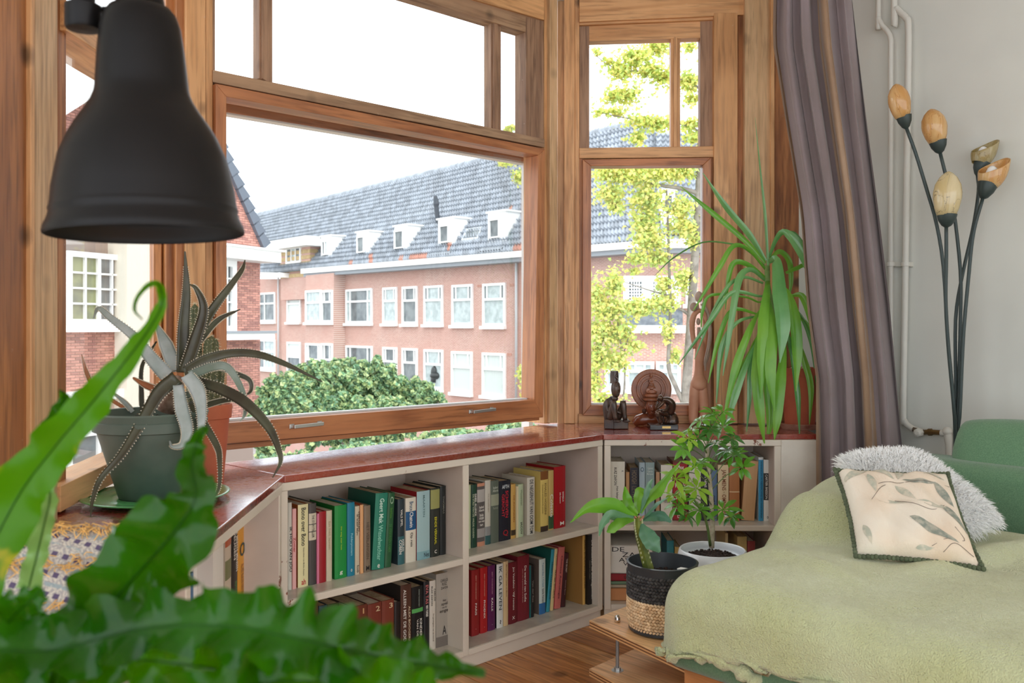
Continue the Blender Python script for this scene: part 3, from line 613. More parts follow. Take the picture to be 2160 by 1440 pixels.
foliage('foliage', [(610, 850, 20, 70, 70, 2600), (700, 815, 21, 80, 62, 3400), (790, 820, 22, 80, 66, 3400), (870, 845, 22, 62, 52, 2400), (930, 880, 22, 45, 38, 1300), (570, 900, 20, 50, 70, 1600), (680, 880, 20, 90, 70, 2600), (800, 890, 20, 100, 60, 2600), (740, 790, 21.5, 50, 38, 1500), (640, 800, 21, 40, 34, 900)], GL, tr, .085, seed=3, dens=4.4)
mb = MB(); mb.tube([P(730, 900, 22), P(730, 1100, 22), Vector((P(730, 1000, 22).x, 22, -8))], [.12, .2, .3], 8); mb.make('trunk', BARK, tr)
tr = thing('plane_tree', P(1000, 960, 14), 'strip of lower green tree showing under the tilted sash', 'tree')
foliage('foliage', [(640, 985, 15, 120, 34, 1500), (800, 965, 15, 120, 34, 1500), (960, 930, 15, 90, 26, 900), (1080, 905, 15, 60, 16, 400)], GL, tr, .07, seed=4, dens=4)
GK = [mat('ginkgo_leaf_a', (220, 226, 124), .5, transl=.4, island=.15), mat('ginkgo_leaf_b', (192, 212, 122), .5, transl=.4, island=.2), mat('ginkgo_leaf_c', (232, 220, 132), .5, transl=.4, island=.15)]
gt = thing('ginkgo_tree', P(1452, 1000, 12), 'yellow leaved ginkgo tree with pale trunk outside the right window', 'tree')
def br(px, r0, r1, Y=12.0, nm='branch'):
    mb = MB(); pts = [P(x, y, Y+(p[2] if len(p) > 2 else 0)) for p in px for x, y in [p[:2]]]; c = catmull(pts, 4*len(px)); mb.tube(c, [r0+(r1-r0)*i/(len(c)-1) for i in range(len(c))], 8); mb.make(nm, BARK, gt, smooth=True)
br([(1440, 1100), (1444, 880), (1452, 760), (1462, 600), (1472, 450), (1478, 300), (1486, 150)], .075, .04, nm='trunk')
br([(1442, 850), (1424, 812), (1410, 770), (1414, 680), (1412, 580), (1409, 480), (1406, 400)], .035, .012)
br([(1474, 408), (1440, 398), (1400, 392), (1360, 382), (1330, 368)], .035, .01)
br([(1456, 665), (1430, 650), (1400, 655)], .025, .012); br([(1410, 623), (1370, 612), (1315, 594)], .014, .004)
br([(1480, 280), (1440, 262), (1380, 258), (1300, 245), (1262, 236)], .018, .004); br([(1484, 190), (1420, 160), (1340, 150), (1290, 140), (1250, 112)], .02, .004)
br([(1310, 900), (1318, 780), (1305, 700), (1300, 640)], .016, .005); br([(1265, 880), (1260, 780), (1262, 700)], .012, .004); br([(1330, 700), (1300, 790)], .01, .005)
FB = [(1340, 120, 12, 40, 24, 260), (1390, 100, 12, 34, 20, 220), (1310, 150, 12, 34, 24, 220), (1370, 150, 12, 44, 20, 260), (1320, 200, 12, 42, 20, 240), (1400, 165, 12, 30, 26, 180), (1290, 205, 12, 24, 12, 60), (1300, 235, 12, 46, 9, 90), (1265, 238, 12, 16, 5, 24), (1360, 255, 12, 44, 14, 200), (1395, 262, 12, 30, 16, 150), (1345, 290, 12, 24, 18, 130), (1260, 110, 12, 16, 14, 18), (1285, 130, 12, 20, 14, 36), (1455, 100, 12, 18, 12, 50), (1455, 175, 12, 24, 26, 200), (1460, 210, 12, 16, 12, 70), (1455, 262, 12, 24, 12, 100), (1460, 290, 12, 16, 18, 80),
      (1290, 365, 12, 44, 26, 420), (1340, 370, 12, 46, 24, 420), (1400, 365, 12, 50, 18, 380), (1445, 360, 12, 30, 22, 200), (1285, 410, 12, 34, 20, 260), (1300, 435, 12, 22, 14, 120), (1365, 420, 12, 38, 34, 480), (1360, 470, 12, 32, 30, 420), (1370, 510, 12, 40, 24, 400), (1345, 545, 12, 26, 14, 130), (1390, 545, 12, 28, 20, 220), (1435, 440, 12, 34, 30, 260), (1440, 480, 12, 34, 26, 260), (1465, 510, 12, 20, 22, 140), (1338, 573, 12, 14, 8, 40),
      (1295, 600, 12, 20, 34, 260), (1260, 620, 12, 20, 34, 240), (1285, 650, 12, 44, 24, 420), (1345, 650, 12, 44, 20, 380), (1400, 640, 12, 34, 22, 260), (1440, 590, 12, 24, 30, 220), (1270, 700, 12, 36, 34, 480), (1310, 700, 12, 30, 26, 260), (1260, 750, 12, 26, 34, 260), (1300, 760, 12, 34, 30, 260), (1250, 810, 12, 22, 34, 220), (1280, 850, 12, 44, 26, 240), (1340, 730, 12, 30, 12, 90), (1410, 700, 12, 12, 30, 110), (1425, 750, 12, 14, 22, 60), (1400, 600, 12, 18, 22, 120),
      (1065, 345, 14, 20, 6, 30), (1095, 375, 14, 16, 18, 90), (1075, 272, 14, 14, 8, 50), (1105, 790, 14, 14, 26, 130), (1110, 840, 14, 16, 14, 90), (1112, 680, 14, 6, 8, 20), (1115, 880, 14, 18, 10, 60)]
foliage('foliage', FB, GK, gt, .052, 'fan', seed=8, dens=3.0, soft=True)
# ------------------------------------------------------------------ books
TXT = {}
def textmesh(s, bold=True):
    if (s, bold) in TXT: return TXT[(s, bold)]
    cu = bpy.data.curves.new('text', 'FONT'); cu.body = s; cu.resolution_u = 2; cu.fill_mode = 'FRONT'
    if bold: cu.offset = .012
    o = bpy.data.objects.new('text', cu); me = bpy.data.meshes.new_from_object(o)
    vs = [v.co.copy() for v in me.vertices]; fs = [tuple(p.vertices) for p in me.polygons]
    bpy.data.objects.remove(o); bpy.data.curves.remove(cu); bpy.data.meshes.remove(me)
    x0 = min(v.x for v in vs); x1 = max(v.x for v in vs); y0 = min(v.y for v in vs); y1 = max(v.y for v in vs)
    TXT[(s, bold)] = ([((v.x-x0), (v.y-y0)) for v in vs], fs, x1-x0, y1-y0); return TXT[(s, bold)]
def puttext(mb, s, c, ux, uy, length, height, bold=True, mi=0):
    """letters centred on c, running along ux with tops towards uy; fills length x height (both axes stretched to fit)"""
    vs, fs, w_, h_ = textmesh(s, bold); sy = height/h_; sx = min(length/w_, sy*1.6)
    mb.add([c+ux*((x-w_/2)*sx)+uy*((y-h_/2)*sy) for x, y in vs], fs, mi)
def colmat(c, rough=.45): return mat('cloth_%d_%d_%d' % tuple(c), c, rough)
PAGE = mat('book_pages', (206, 186, 152), .8, n=(60, (180, 158, 122)))
PAGE2 = mat('white_book_pages', (226, 216, 196), .8, n=(60, (204, 192, 168)))
def rot_about(v, piv, axis, a): return piv+Matrix.Rotation(a, 3, axis) @ (v-piv)
NB = [0]
def book(fw, z, x0, x1, ytop, col, label, group, texts=(), bands=(), tilt=0, inset=.085, depth=None, side=None, page=None, off=(0, 0), sc_=(1, 1), xb=None):
    """x0,x1: the spine's left and right in the photo, ytop its top; bands=(f0,f1,colour), texts=(string,f0,f1,width,colour[,shift]); f runs 0 top to 1 bottom"""
    x0 = off[0]+x0/sc_[0]; x1 = off[0]+x1/sc_[0]; ytop = off[1]+ytop/sc_[1]
    t0 = fw.t(x0, inset); t1 = fw.t(x1, inset); c = fw.at((t0+t1)/2, z, inset); hgt = CH-(ytop-HZ)/F*c.y-z; w_ = t1-t0-.0008
    if tilt: hgt /= math.cos(tilt)
    D = depth or min(.19, hgt*.66); D = min(D, .325-inset)
    r = thing('book', Vector((c.x, c.y, z)), label, 'book', group); d, n, up = fw.d, fw.n, Vector((0, 0, 1))
    piv = fw.at(t1 if tilt > 0 else t0, z, inset); 
    def fin(mb, *a, **k):
        if tilt: mb.v = [rot_about(v, piv, n, tilt) for v in mb.v]
        return mb.make(*a, **k)
    o = fw.at(t0+.0004, z, inset); ct = .0018; m = colmat(col)
    mb = MB()
    # rounded spine: five facets
    prof = [(0, .003), (w_*.25, .0006), (w_*.5, 0), (w_*.75, .0006), (w_, .003)] if w_ > .012 else [(0, 0), (w_, 0)]
    outer = [o+d*a+n*b for a, b in prof]; inner = [o+d*(w_-ct)+n*(ct+.003), o+d*ct+n*(ct+.003)]
    mb.prism([outer[0]]+outer[1:]+inner, up*hgt)
    sm = [m]
    if side: sm.append(colmat(side))
    k = 1 if side else 0
    mb.box(o+n*.0031, d*ct, n*(D-.003), up*hgt, k); mb.box(o+d*(w_-ct)+n*.0031, d*ct, n*(D-.003), up*hgt, k)
    fin(mb, 'cover', sm, r)
    mb = MB(); mb.box(o+d*(ct+.0002)+n*(ct+.0035)+up*.002, d*(w_-2*ct-.0004), n*(D-.008), up*(hgt-.005)); fin(mb, 'pages', page or (PAGE if R.random() < .6 else PAGE2), r)
    for f0, f1, bc in bands:
        mb = MB(); pts = [p-n*.0005 for p in outer]; pts = [p+up*(hgt*(1-f1)) for p in pts]
        q = []; 
        for i in range(len(pts)-1): mb.add([pts[i], pts[i+1], pts[i+1]+up*hgt*(f1-f0), pts[i]+up*hgt*(f1-f0)], [(0, 1, 2, 3)])
        fin(mb, 'spine_band', colmat(bc), r)
    for tx in texts:
        s, f0, f1, wf, tc_ = tx[:5]; sh = tx[5] if len(tx) > 5 else 0
        mb = MB(); cc = o+d*(w_/2+sh*w_)-n*.0011+up*(hgt*(1-(f0+f1)/2))
        if len(tx) > 6: puttext(mb, s, cc, d, up, wf*w_, (f1-f0)*hgt)
        else: puttext(mb, s, cc, -up, d, (f1-f0)*hgt, wf*w_)
        fin(mb, 'title', colmat(tc_), r)
    return r
def B(fw, z, off, s, group, rows, where):
    for rw in rows:
        kw = rw[6] if len(rw) > 6 else {}
        book(fw, z, rw[0], rw[1], rw[2], rw[3], rw[4]+' '+where, group, texts=rw[5] if len(rw) > 5 else (), off=off, sc_=(s, s), **kw)
Z1, Z0 = SZ[0]+.001, SZ[1]+.001
W = (236, 232, 222); K = (30, 28, 30)
B(FC, Z1, (580, 980), 5.333, 'books on the upper shelf of the left middle bay', [
 (150, 196, 425, (210, 208, 196), 'white book with big letters half behind the frame', [('IK HOU VAN JOU', .12, .95, .8, K)]),
 (198, 240, 495, (232, 176, 172), 'thin pink book with red lettering', [('Zomer', .3, .6, .6, (170, 30, 30))]),
 (262, 380, 445, (232, 224, 172), 'cream book with bold black title and red emblem', [('Bono over Bono', .04, .5, .42, K), ('Gesprekken met Michka Assayas', .52, .86, .16, (90, 84, 70)), ('ah', .9, .97, .4, (190, 40, 50), 0, 1)], {'side': (168, 92, 40)}),
 (385, 470, 435, (74, 70, 68), 'dark grey book with a cream label near its top', [('THE STORY', .14, .3, .3, K), ('TELLER', .3, .42, .3, K)], {'bands': ((.12, .25, (214, 204, 180)), (.26, .34, (214, 204, 180)), (.35, .45, (214, 204, 180)))}),
 (474, 497, 550, (224, 130, 160), 'very thin rose pink book', []),
 (499, 580, 525, (158, 22, 34), 'plain dark red book with no title', []),
 (583, 648, 515, (206, 194, 168), 'faded beige book with pale title', [('En het leven', .1, .6, .4, (180, 165, 130))]),
 (675, 812, 455, (28, 140, 62), 'wide bright green book with small yellow title', [('De weg naar huis', .28, .62, .14, (190, 210, 60)), ('g', .9, .95, .25, W, 0, 1)], {'side': (20, 110, 40)}),
 (818, 902, 425, (26, 124, 150), 'turquoise blue book with pale blue title', [('Polderpioniers', .42, .72, .36, (160, 215, 225)), ('o', .9, .94, .2, W, 0, 1)]),
 (906, 958, 465, (204, 190, 164), 'beige book with two rows of black capitals', [('IK SLEEP MIJN', .04, .5, .4, (60, 50, 40), -.2), ('VERHALEN', .04, .4, .36, (60, 50, 40), .24), ('fcob', .86, .97, .5, (60, 50, 40))]),
 (962, 1002, 450, (224, 168, 116), 'thin tan book with an orange red side', [], {'side': (200, 78, 36)}),
 (1006, 1080, 460, (130, 112, 92), 'taupe book with white capital M at its foot', [('HET VERLANGEN', .25, .8, .4, (90, 74, 60)), ('M', .9, .97, .5, K, 0, 1)]),
 (1092, 1232, 330, (44, 128, 104), 'large leaning sea green book with white title', [('Geert Mak', .07, .4, .36, (214, 240, 226)), ('Wisselwachter', .42, .88, .36, (150, 214, 190)), ('e', .93, .98, .2, W, 0, 1)], {'tilt': .065, 'side': (20, 84, 66)}),
 (1236, 1312, 325, (38, 88, 52), 'dark green leaning book with faint key emblem', [('Sleutel Roman', .2, .34, .3, (90, 150, 50)), ('DE VERBORGEN KAMER', .42, .8, .4, (70, 130, 70)), ('O', .05, .15, .5, (160, 190, 160), 0, 1)], {'tilt': .065}),
 (1385, 1462, 385, (42, 56, 62), 'slate thriller with teal lower half and white title', [('VALS SPEL', .16, .42, .3, W), ('HARLAN', .62, .8, .32, W, .22), ('COBEN', .62, .84, .4, W, -.18)], {'bands': ((.57, 1, (52, 100, 104)),)}),
 (1475, 1592, 370, (222, 214, 196), 'cream book with broad blue band across its spine', [('Bruce', .06, .2, .36, (50, 90, 120)), ('Chatwin', .22, .46, .36, W), ('Op reis', .54, .76, .3, K)], {'bands': ((.21, .5, (26, 84, 130)),)}),
 (1600, 1748, 295, (160, 190, 192), 'pale blue book with a dark walking figure', [('MAARTEN', .06, .38, .14, (90, 120, 120)), ('Nes', .9, .97, .4, (60, 80, 84), .2, 1)], {'bands': ((.88, 1, (130, 170, 176)),), 'side': (150, 26, 34)}),
 (1755, 1858, 262, (40, 44, 38), 'black green book with yellow title and flower picture', [('EINDE VERHAAL', .42, .82, .26, (206, 200, 40)), ('C', .9, .95, .25, W, 0, 1)], {'bands': ((.02, .3, (150, 150, 90)),)}),
 (1862, 1928, 240, (24, 30, 30), 'near black book at the right end', [('THOMAS', .14, .4, .3, (120, 120, 110))]),
 ], 'on the upper shelf, left bay')
B(FC, Z1, (960, 940), 6.547, 'books on the upper shelf of the right middle bay', [
 (184, 224, 540, (196, 206, 164), 'pale green thin book against the divider', []),
 (228, 305, 535, (30, 66, 50), 'dark green book with two rows of white capitals', [('ISABEL ALLENDE', .15, .5, .36, W, .2), ('DE STAD VAN DE WILDE GODEN', .15, .84, .3, (190, 200, 170), -.22)]),
 (310, 415, 515, (92, 86, 84), 'grey book with salmon ends and a face', [('Isabel', .36, .4, .6, W, 0, 1), ('Allende', .41, .45, .7, W, 0, 1), ('Inés', .48, .53, .5, W, 0, 1), ('vrouw', .54, .58, .6, W, 0, 1), ('van mijn', .59, .63, .8, W, 0, 1), ('hart', .64, .68, .4, W, 0, 1)], {'bands': ((0, .05, (200, 140, 112)), (.93, 1, (200, 140, 112)), (.72, .86, (160, 154, 150)), (.1, .3, (176, 170, 164)))}),
 (420, 498, 475, (200, 194, 180), 'pale book whose foot turns teal', [('De vertellingen', .15, .56, .24, (140, 130, 110))], {'bands': ((.72, .86, (140, 140, 138)), (.86, 1, (50, 88, 88)))}),
 (500, 610, 480, (92, 100, 88), 'grey green book with an oval portrait', [('Isabel', .09, .13, .6, (190, 196, 180), 0, 1), ('Allende', .14, .18, .7, (190, 196, 180), 0, 1), ('Portret', .42, .46, .6, (150, 156, 140), 0, 1)], {'bands': ((.22, .4, (150, 154, 132)),)}),
 (613, 774, 480, (26, 28, 40), 'wide navy book with red vertical capitals', [('AFTH', .07, .13, .6, (220, 226, 230), 0, 1), ('SCHERVEN', .17, .62, .24, (196, 44, 60), .12), ('GERICHT', .22, .6, .24, (196, 44, 60), -.2), ('Q', .82, .93, .45, (160, 34, 44), 0, 1)]),
 (778, 843, 530, (200, 158, 84), 'tan paperback beside the navy book', [('DE AVONDEN', .2, .7, .3, (150, 90, 40))], {'bands': ((.84, .94, (60, 44, 24)),)}),
 (847, 875, 560, (220, 206, 168), 'thin cream paperback', []),
 (878, 950, 530, (178, 190, 156), 'pale green paperback with black marks at its foot', [('IACOV', .72, .95, .36, K), ('Wasserman', .1, .4, .3, (110, 120, 90))]),
 (1000, 1106, 435, (206, 200, 186), 'greyish white book with black slab capitals', [('DE NEGERHUT VAN OOM TOM', .04, .98, .44, (40, 44, 50))], {'side': (200, 188, 168)}),
 (1185, 1290, 350, (214, 188, 106), 'yellow book with brown leafy top', [('KHALED HOSSEINI', .2, .72, .28, (120, 96, 50), .08), ('Duizend schitterende zonnen', .22, .7, .14, (120, 96, 50), -.26)], {'bands': ((0, .14, (128, 78, 36)), (.91, 1, (60, 44, 34)))}),
 (1296, 1368, 340, (196, 166, 100), 'tan book with white script and green foot', [('Colette', .4, .78, .6, W)], {'bands': ((.76, .98, (56, 84, 52)),)}),
 (1372, 1530, 285, (164, 14, 26), 'tall glossy red book with white M at its foot', [('RAFAELLA', .42, .58, .12, W, .24), ('Julia Cameron', .42, .6, .14, W, -.02), ('M', .9, .96, .34, W, .15, 1)], {'side': (150, 12, 22)}),
 ], 'on the upper shelf, right bay')
B(FC, Z0, (960, 1110), 6.26, 'books on the lower shelf of the right middle bay', [
 (222, 325, 570, (148, 34, 34), 'brick red book with small white title PARIS', [('BERT WAGENDORP', .08, .46, .12, (220, 170, 150)), ('PARIS', .5, .7, .22, W), ('l', .86, .94, .1, W)]),
 (338, 434, 540, (176, 30, 32), 'bright red book with white title PHOENIX', [('BERT WAGENDORP', .08, .46, .12, (220, 170, 150)), ('PHOENIX', .5, .78, .24, W), ('l', .88, .94, .1, W)]),
 (440, 535, 515, (92, 28, 80), 'purple book with white title KALLE', [('BERT WAGENDORP', .08, .46, .12, (210, 160, 180)), ('KALLE', .5, .7, .24, W), ('l', .88, .94, .1, W)]),
 (553, 640, 495, (226, 226, 220), 'white book with large black capitals', [('IK GA LEVEN', .04, .72, .46, (46, 60, 66)), ('~', .88, .94, .2, K)], {'side': (30, 28, 32)}),
 (644, 708, 460, (214, 184, 138), 'tan paperback between white and maroon books', [('Marcel Pagnol - Lucien en Manon', .05, .55, .3, (130, 90, 50))]),
 (712, 826, 470, (108, 26, 36), 'maroon book with white title and square mark', [('Jos Vandeloo · Vijf romans', .08, .78, .26, W), ('X', .88, .93, .3, W, 0, 1)]),
 (830, 984, 385, (118, 30, 42), 'tallest wide maroon book with small double title', [('De wereld van Sofie', .16, .72, .18, W, .12), ('roman over de geschiedenis van de filosofie', .18, .74, .07, (230, 200, 190), -.12)]),
 (987, 1001, 515, (40, 110, 110), 'very thin teal book', []),
 (1003, 1050, 512, (28, 26, 28), 'thin black book with grey title', [('Van der Ree', .25, .75, .4, (150, 140, 130))]),
 (1114, 1200, 430, (208, 220, 214), 'pale book with blue foot and handwriting', [('Yesterday, I Cried', .06, .5, .3, (60, 120, 150)), ('Iyanla Vanzant', .54, .8, .36, K)], {'bands': ((.8, 1, (50, 112, 170)),), 'side': (110, 96, 86)}),
 (1206, 1254, 325, (52, 148, 166), 'turquoise leaning book with yellow title', [('LESSEN VAN DE LIEFDE', .2, .8, .42, (30, 74, 88))], {'tilt': .125, 'side': (34, 96, 84)}),
 (1262, 1304, 310, (222, 196, 142), 'cream leaning book with brown capitals', [('TIJDREIZEN', .06, .3, .3, (120, 84, 50)), ('TRAUMA EN LIEFDE', .34, .8, .4, (120, 84, 50))], {'tilt': .11}),
 (1312, 1398, 295, (206, 112, 104), 'salmon pink leaning book with maroon title', [('Chinese Astrologie', .14, .84, .36, (96, 30, 50))], {'tilt': .11, 'side': (176, 46, 66)}),
 (1404, 1462, 370, (64, 26, 32), 'dark maroon leaning book with white title', [('THE SECRET', .1, .36, .34, (214, 196, 180)), ('Rhonda Byrne', .5, .78, .24, (180, 150, 140))], {'tilt': .10}),
 (1690, 1728, 120, (214, 170, 92), 'gold paperback with picture cover turned to view', [('GODEN EN PLANTEN DER GODEN', .06, .76, .46, (90, 60, 20))], {'side': (172, 128, 70), 'inset': .05, 'depth': .2}),
 (1762, 1832, 108, (30, 26, 24), 'black book with bold white lower case title', [('De keuzevan de antwagenman', .04, .96, .36, W, .1), ('Handboek voor reizigers', .3, .7, .14, (190, 180, 160), -.3)], {'inset': .035}),
 ], 'on the lower shelf, right bay')
B(FC, Z0, (600, 1160), 5.143, 'books on the lower shelf of the left middle bay', [
 (150, 262, 600, (150, 96, 66), 'brown hardback low behind the fern', []),
 (268, 372, 560, (86, 60, 44), 'dark brown hardback low behind the fern', [], {'side': (110, 50, 36)}),
 (380, 470, 600, (36, 66, 76), 'dark teal book with a red ring', [('O', .4, .55, .6, (200, 70, 70), 0, 1)]),
 (476, 600, 580, (60, 46, 40), 'black backed book with tan pages', []),
 (606, 740, 640, (190, 178, 156), 'cream backed book peeping over the fern', []),
 (745, 903, 600, (112, 56, 40), 'leftmost of three matching red brown volumes', [('1', .05, .13, .3, (214, 170, 120), .2, 1)], {'side': (58, 32, 26)}),
 (906, 1058, 575, (120, 54, 40), 'middle one of three matching red brown volumes', [('2', .05, .13, .3, (214, 190, 150), .2, 1)]),
 (1061, 1194, 540, (124, 58, 42), 'rightmost of three matching red brown volumes', [('3', .05, .13, .35, (224, 200, 160), .2, 1)]),
 (1198, 1258, 560, (34, 26, 26), 'black thin book next to the set of three', []),
 (1264, 1382, 375, (84, 52, 40), 'brown book with white capitals in two rows', [('ALLEEN MET DE GODEN', .06, .86, .26, W, -.16), ('ALEX BOOGERS', .28, .8, .17, (220, 200, 170), .26)], {'side': (50, 44, 40)}),
 (1386, 1508, 395, (22, 24, 24), 'black book with a glowing green stripe', [('KINDEREN', .48, .84, .2, W, .26), ('VAN DE TIJD', .46, .9, .2, W, -.06), ('ADRIAN TCHAIKOVSKY', .04, .3, .12, (150, 160, 150), .1)], {'bands': ((.32, .38, (90, 170, 90)),)}),
 (1514, 1576, 340, (28, 28, 32), 'black book with pink and white title', [('EVA TAS', .05, .32, .5, (214, 120, 120)), ('een roman', .34, .5, .4, W)]),
 (1580, 1646, 330, (216, 208, 194), 'white book with two rows of letters and an emblem', [('CARLOS', .12, .3, .26, K, .24), ('RUIZ ZAFON', .08, .36, .26, K, -.22), ('De gevangene van de hemel', .48, .88, .26, (90, 70, 50))]),
 (1650, 1816, 245, (168, 160, 148), 'broad grey book with small dark figure', [('CARLOS', .08, .12, .5, (80, 74, 66), 0, 1), ('RUIZ', .13, .17, .3, (80, 74, 66), 0, 1), ('ZAFÓN', .18, .22, .45, (80, 74, 66), 0, 1), ('Het', .36, .39, .2, (60, 50, 44), 0, 1), ('spel', .4, .45, .4, (60, 50, 44), 0, 1), ('van de', .46, .48, .3, (60, 50, 44), 0, 1), ('engel', .49, .55, .6, (60, 50, 44), 0, 1), ('A', .72, .84, .25, (40, 36, 36), 0, 1)], {'bands': ((.86, 1, (120, 112, 104)),)}),
 ], 'on the lower shelf, left bay')
B(FR, Z1, (1260, 940), 4.5, 'books on the upper shelf of the right bookcase', [
 (106, 262, 150, (222, 216, 200), 'wide white book with two rows of dark script', [('RUIZ ZAFON', .1, .4, .16, (70, 60, 54), -.08), ('Het labyrint der geesten', .42, .98, .16, (80, 70, 60), .02), ('t', .02, .3, .1, (60, 56, 54), .36)], {'inset': .09}),
 (272, 306, 250, (184, 140, 96), 'torn tan booklet', []),
 (310, 390, 208, (46, 44, 54), 'dark blue book with rows of gilt tooling', [('HOOGH', .05, .3, .6, (120, 104, 80)), ('LEVEN', .35, .6, .6, (100, 88, 76))], {'side': (150, 106, 60)}),
 (398, 454, 158, (164, 182, 190), 'light blue book with round picture', [('O', .08, .16, .6, (60, 90, 110), 0, 1)]),
 (457, 544, 158, (138, 158, 158), 'blue grey book with pale lettering', [('Gabriel', .08, .12, .6, (210, 220, 214), 0, 1), ('Garcia', .13, .17, .6, (210, 220, 214), 0, 1), ('Marquez', .18, .22, .7, (210, 220, 214), 0, 1)]),
 (556, 594, 250, (186, 146, 112), 'small tan paperback', []),
 (604, 714, 182, (220, 214, 200), 'cream book with faint vertical ruling', [('Verhalen', .6, .68, .6, (110, 100, 90), 0, 1)]),
 (718, 858, 150, (112, 44, 34), 'brown book with three red labels and white script', [('Max', .06, .13, .5, W, 0, 1), ('Max de', .36, .44, .7, W, 0, 1), ('de', .5, .54, .3, W, 0, 1), ('Mor', .57, .64, .6, W, 0, 1), ('Dal', .9, .95, .4, W, 0, 1)], {'bands': ((.04, .16, (160, 30, 38)), (.34, .68, (164, 28, 38)), (.86, .98, (160, 30, 38)))}),
 (872, 984, 145, (214, 208, 198), 'white book partly behind the small tree', [('des', .3, .36, .5, (110, 100, 90), 0, 1), ('anchor', .36, .5, .26, (110, 100, 90))]),
 (987, 1060, 215, (40, 42, 48), 'black book with white name behind the tree trunk', [('JAN MENS', .06, .36, .4, W)]),
 (1066, 1138, 230, (96, 118, 150), 'blue patterned book behind the tree trunk', [('OMNIBUS', .5, .8, .4, (40, 44, 50))]),
 (1146, 1248, 182, (218, 196, 158), 'cream book with tall brown capitals', [('JAN MENS · OMNIBUS', .08, .88, .5, (128, 70, 40))]),
 (1252, 1352, 150, (172, 112, 66), 'worn brown book with torn spine', [], {'bands': ((.0, .07, (120, 74, 46)), (.5, .52, (210, 180, 140)))}),
 (1368, 1492, 148, (198, 156, 112), 'leaning cardboard brown book without title', [], {'tilt': .07, 'inset': .085}),
 (1530, 1578, 108, (60, 148, 190), 'bright blue book with white spine edge', [('WANDELEN IN NEDERLAND EN OOSTENRIJK', .06, .96, .36, (20, 60, 96))], {'side': (210, 216, 214), 'bands': ((0, .04, (225, 228, 226)),)}),
 (1580, 1654, 132, (226, 224, 216), 'white book with black band and white name', [('HENRI', .24, .5, .26, W, .22), ('CARTIER BRESSON', .24, .64, .3, W, -.16), ('o', .92, .96, .2, K, 0, 1)], {'bands': ((.22, .66, (34, 32, 30)),)}),
 ], 'in the right bookcase')
B(FR, Z0, (1260, 940), 4.5, 'books on the lower shelf of the right bookcase', [
 (660, 728, 900, (60, 140, 150), 'teal book low behind the white pot', [('TEAL', .2, .5, .4, (190, 220, 214))][:0]),
 (735, 790, 960, (200, 170, 100), 'yellow tan book low behind the white pot'),
 (1330, 1422, 862, (206, 182, 120), 'mustard book low beside the throw'),
 (1426, 1500, 905, (150, 66, 66), 'faded red book low beside the throw'),
 (1215, 1240, 830, (222, 200, 150), 'cream strip of a book low behind the white pot'),
 ], 'in the lower right bookcase')
# left bookcase: spines seen at an angle
LB = [(-40, 20, 440, (180, 60, 50), 'red book half hidden by fern', []), (22, 66, 460, W, 'white book half hidden by fern', []),
 (70, 124, 520, (222, 210, 170), 'cream book with black dots of lettering', [('FRANCES', .2, .9, .4, K)]),
 (126, 150, 540, (60, 44, 44), 'thin dark brown book', []), (152, 176, 530, (150, 140, 150), 'thin grey lilac book', []),
 (178, 200, 510, (84, 116, 150), 'thin blue book', []), (203, 250, 430, (224, 222, 216), 'pale book with small black capitals', [('DE ZOMER', .3, .9, .3, K)]),
 (253, 300, 395, (190, 180, 60), 'mustard green book', [('BERLIJN', .3, .9, .3, (120, 110, 40))]), (303, 357, 350, (62, 52, 96), 'navy violet book with white name', [('Björn', .08, .34, .42, W), ('BORG MEMOIRES', .4, .9, .24, (150, 140, 180))]),
 (468, 520, 150, (208, 190, 168), 'picture spined book with rust stripes', [], {'bands': ((.05, .16, (184, 92, 56)), (.3, .5, (120, 120, 80)), (.82, .9, (180, 70, 50)))}),
 (523, 572, 105, (34, 26, 22), 'black book with white and green capitals', [('DE MEESTE MENSEN', .05, .5, .34, W, .18), ('DEUGEN', .05, .36, .34, W, -.2), ('RUTGER BREGMAN', .6, .95, .36, (90, 150, 70))]),
 (575, 632, 108, (226, 156, 40), 'orange yellow book with dark oval badge', [('O', .2, .36, .7, (30, 60, 60), 0, 1), ('AL HET BLAUW VAN DE HEMEL', .45, .9, .4, (150, 96, 30))])]
B(FL, Z1, (360, 1080), 4.0, 'books in the left bookcase', [tuple(list(r[:6])+[dict({'inset': .10, 'depth': .15}, **(r[6] if len(r) > 6 else {}))]) for r in LB], 'in the left bookcase')
book(FL, Z1, 452, 474, 1126, (226, 220, 210), 'broad white paperback showing its back cover text in the left bookcase', 'books in the left bookcase', inset=.06, depth=.17, side=(226, 218, 208))
B(FL, Z0, (360, 1080), 4.0, 'books low in the left bookcase', [
 (430, 462, 1300, (170, 50, 40), 'red book with white stripe', [], {'inset': .09}), (466, 545, 1290, (40, 50, 84), 'navy book', [], {'inset': .09}),
 (548, 590, 1310, (150, 30, 40), 'crimson book', [], {'inset': .09}), (594, 640, 1290, (30, 60, 66), 'dark teal book', [], {'inset': .09})], 'on the lowest shelf under the fern')
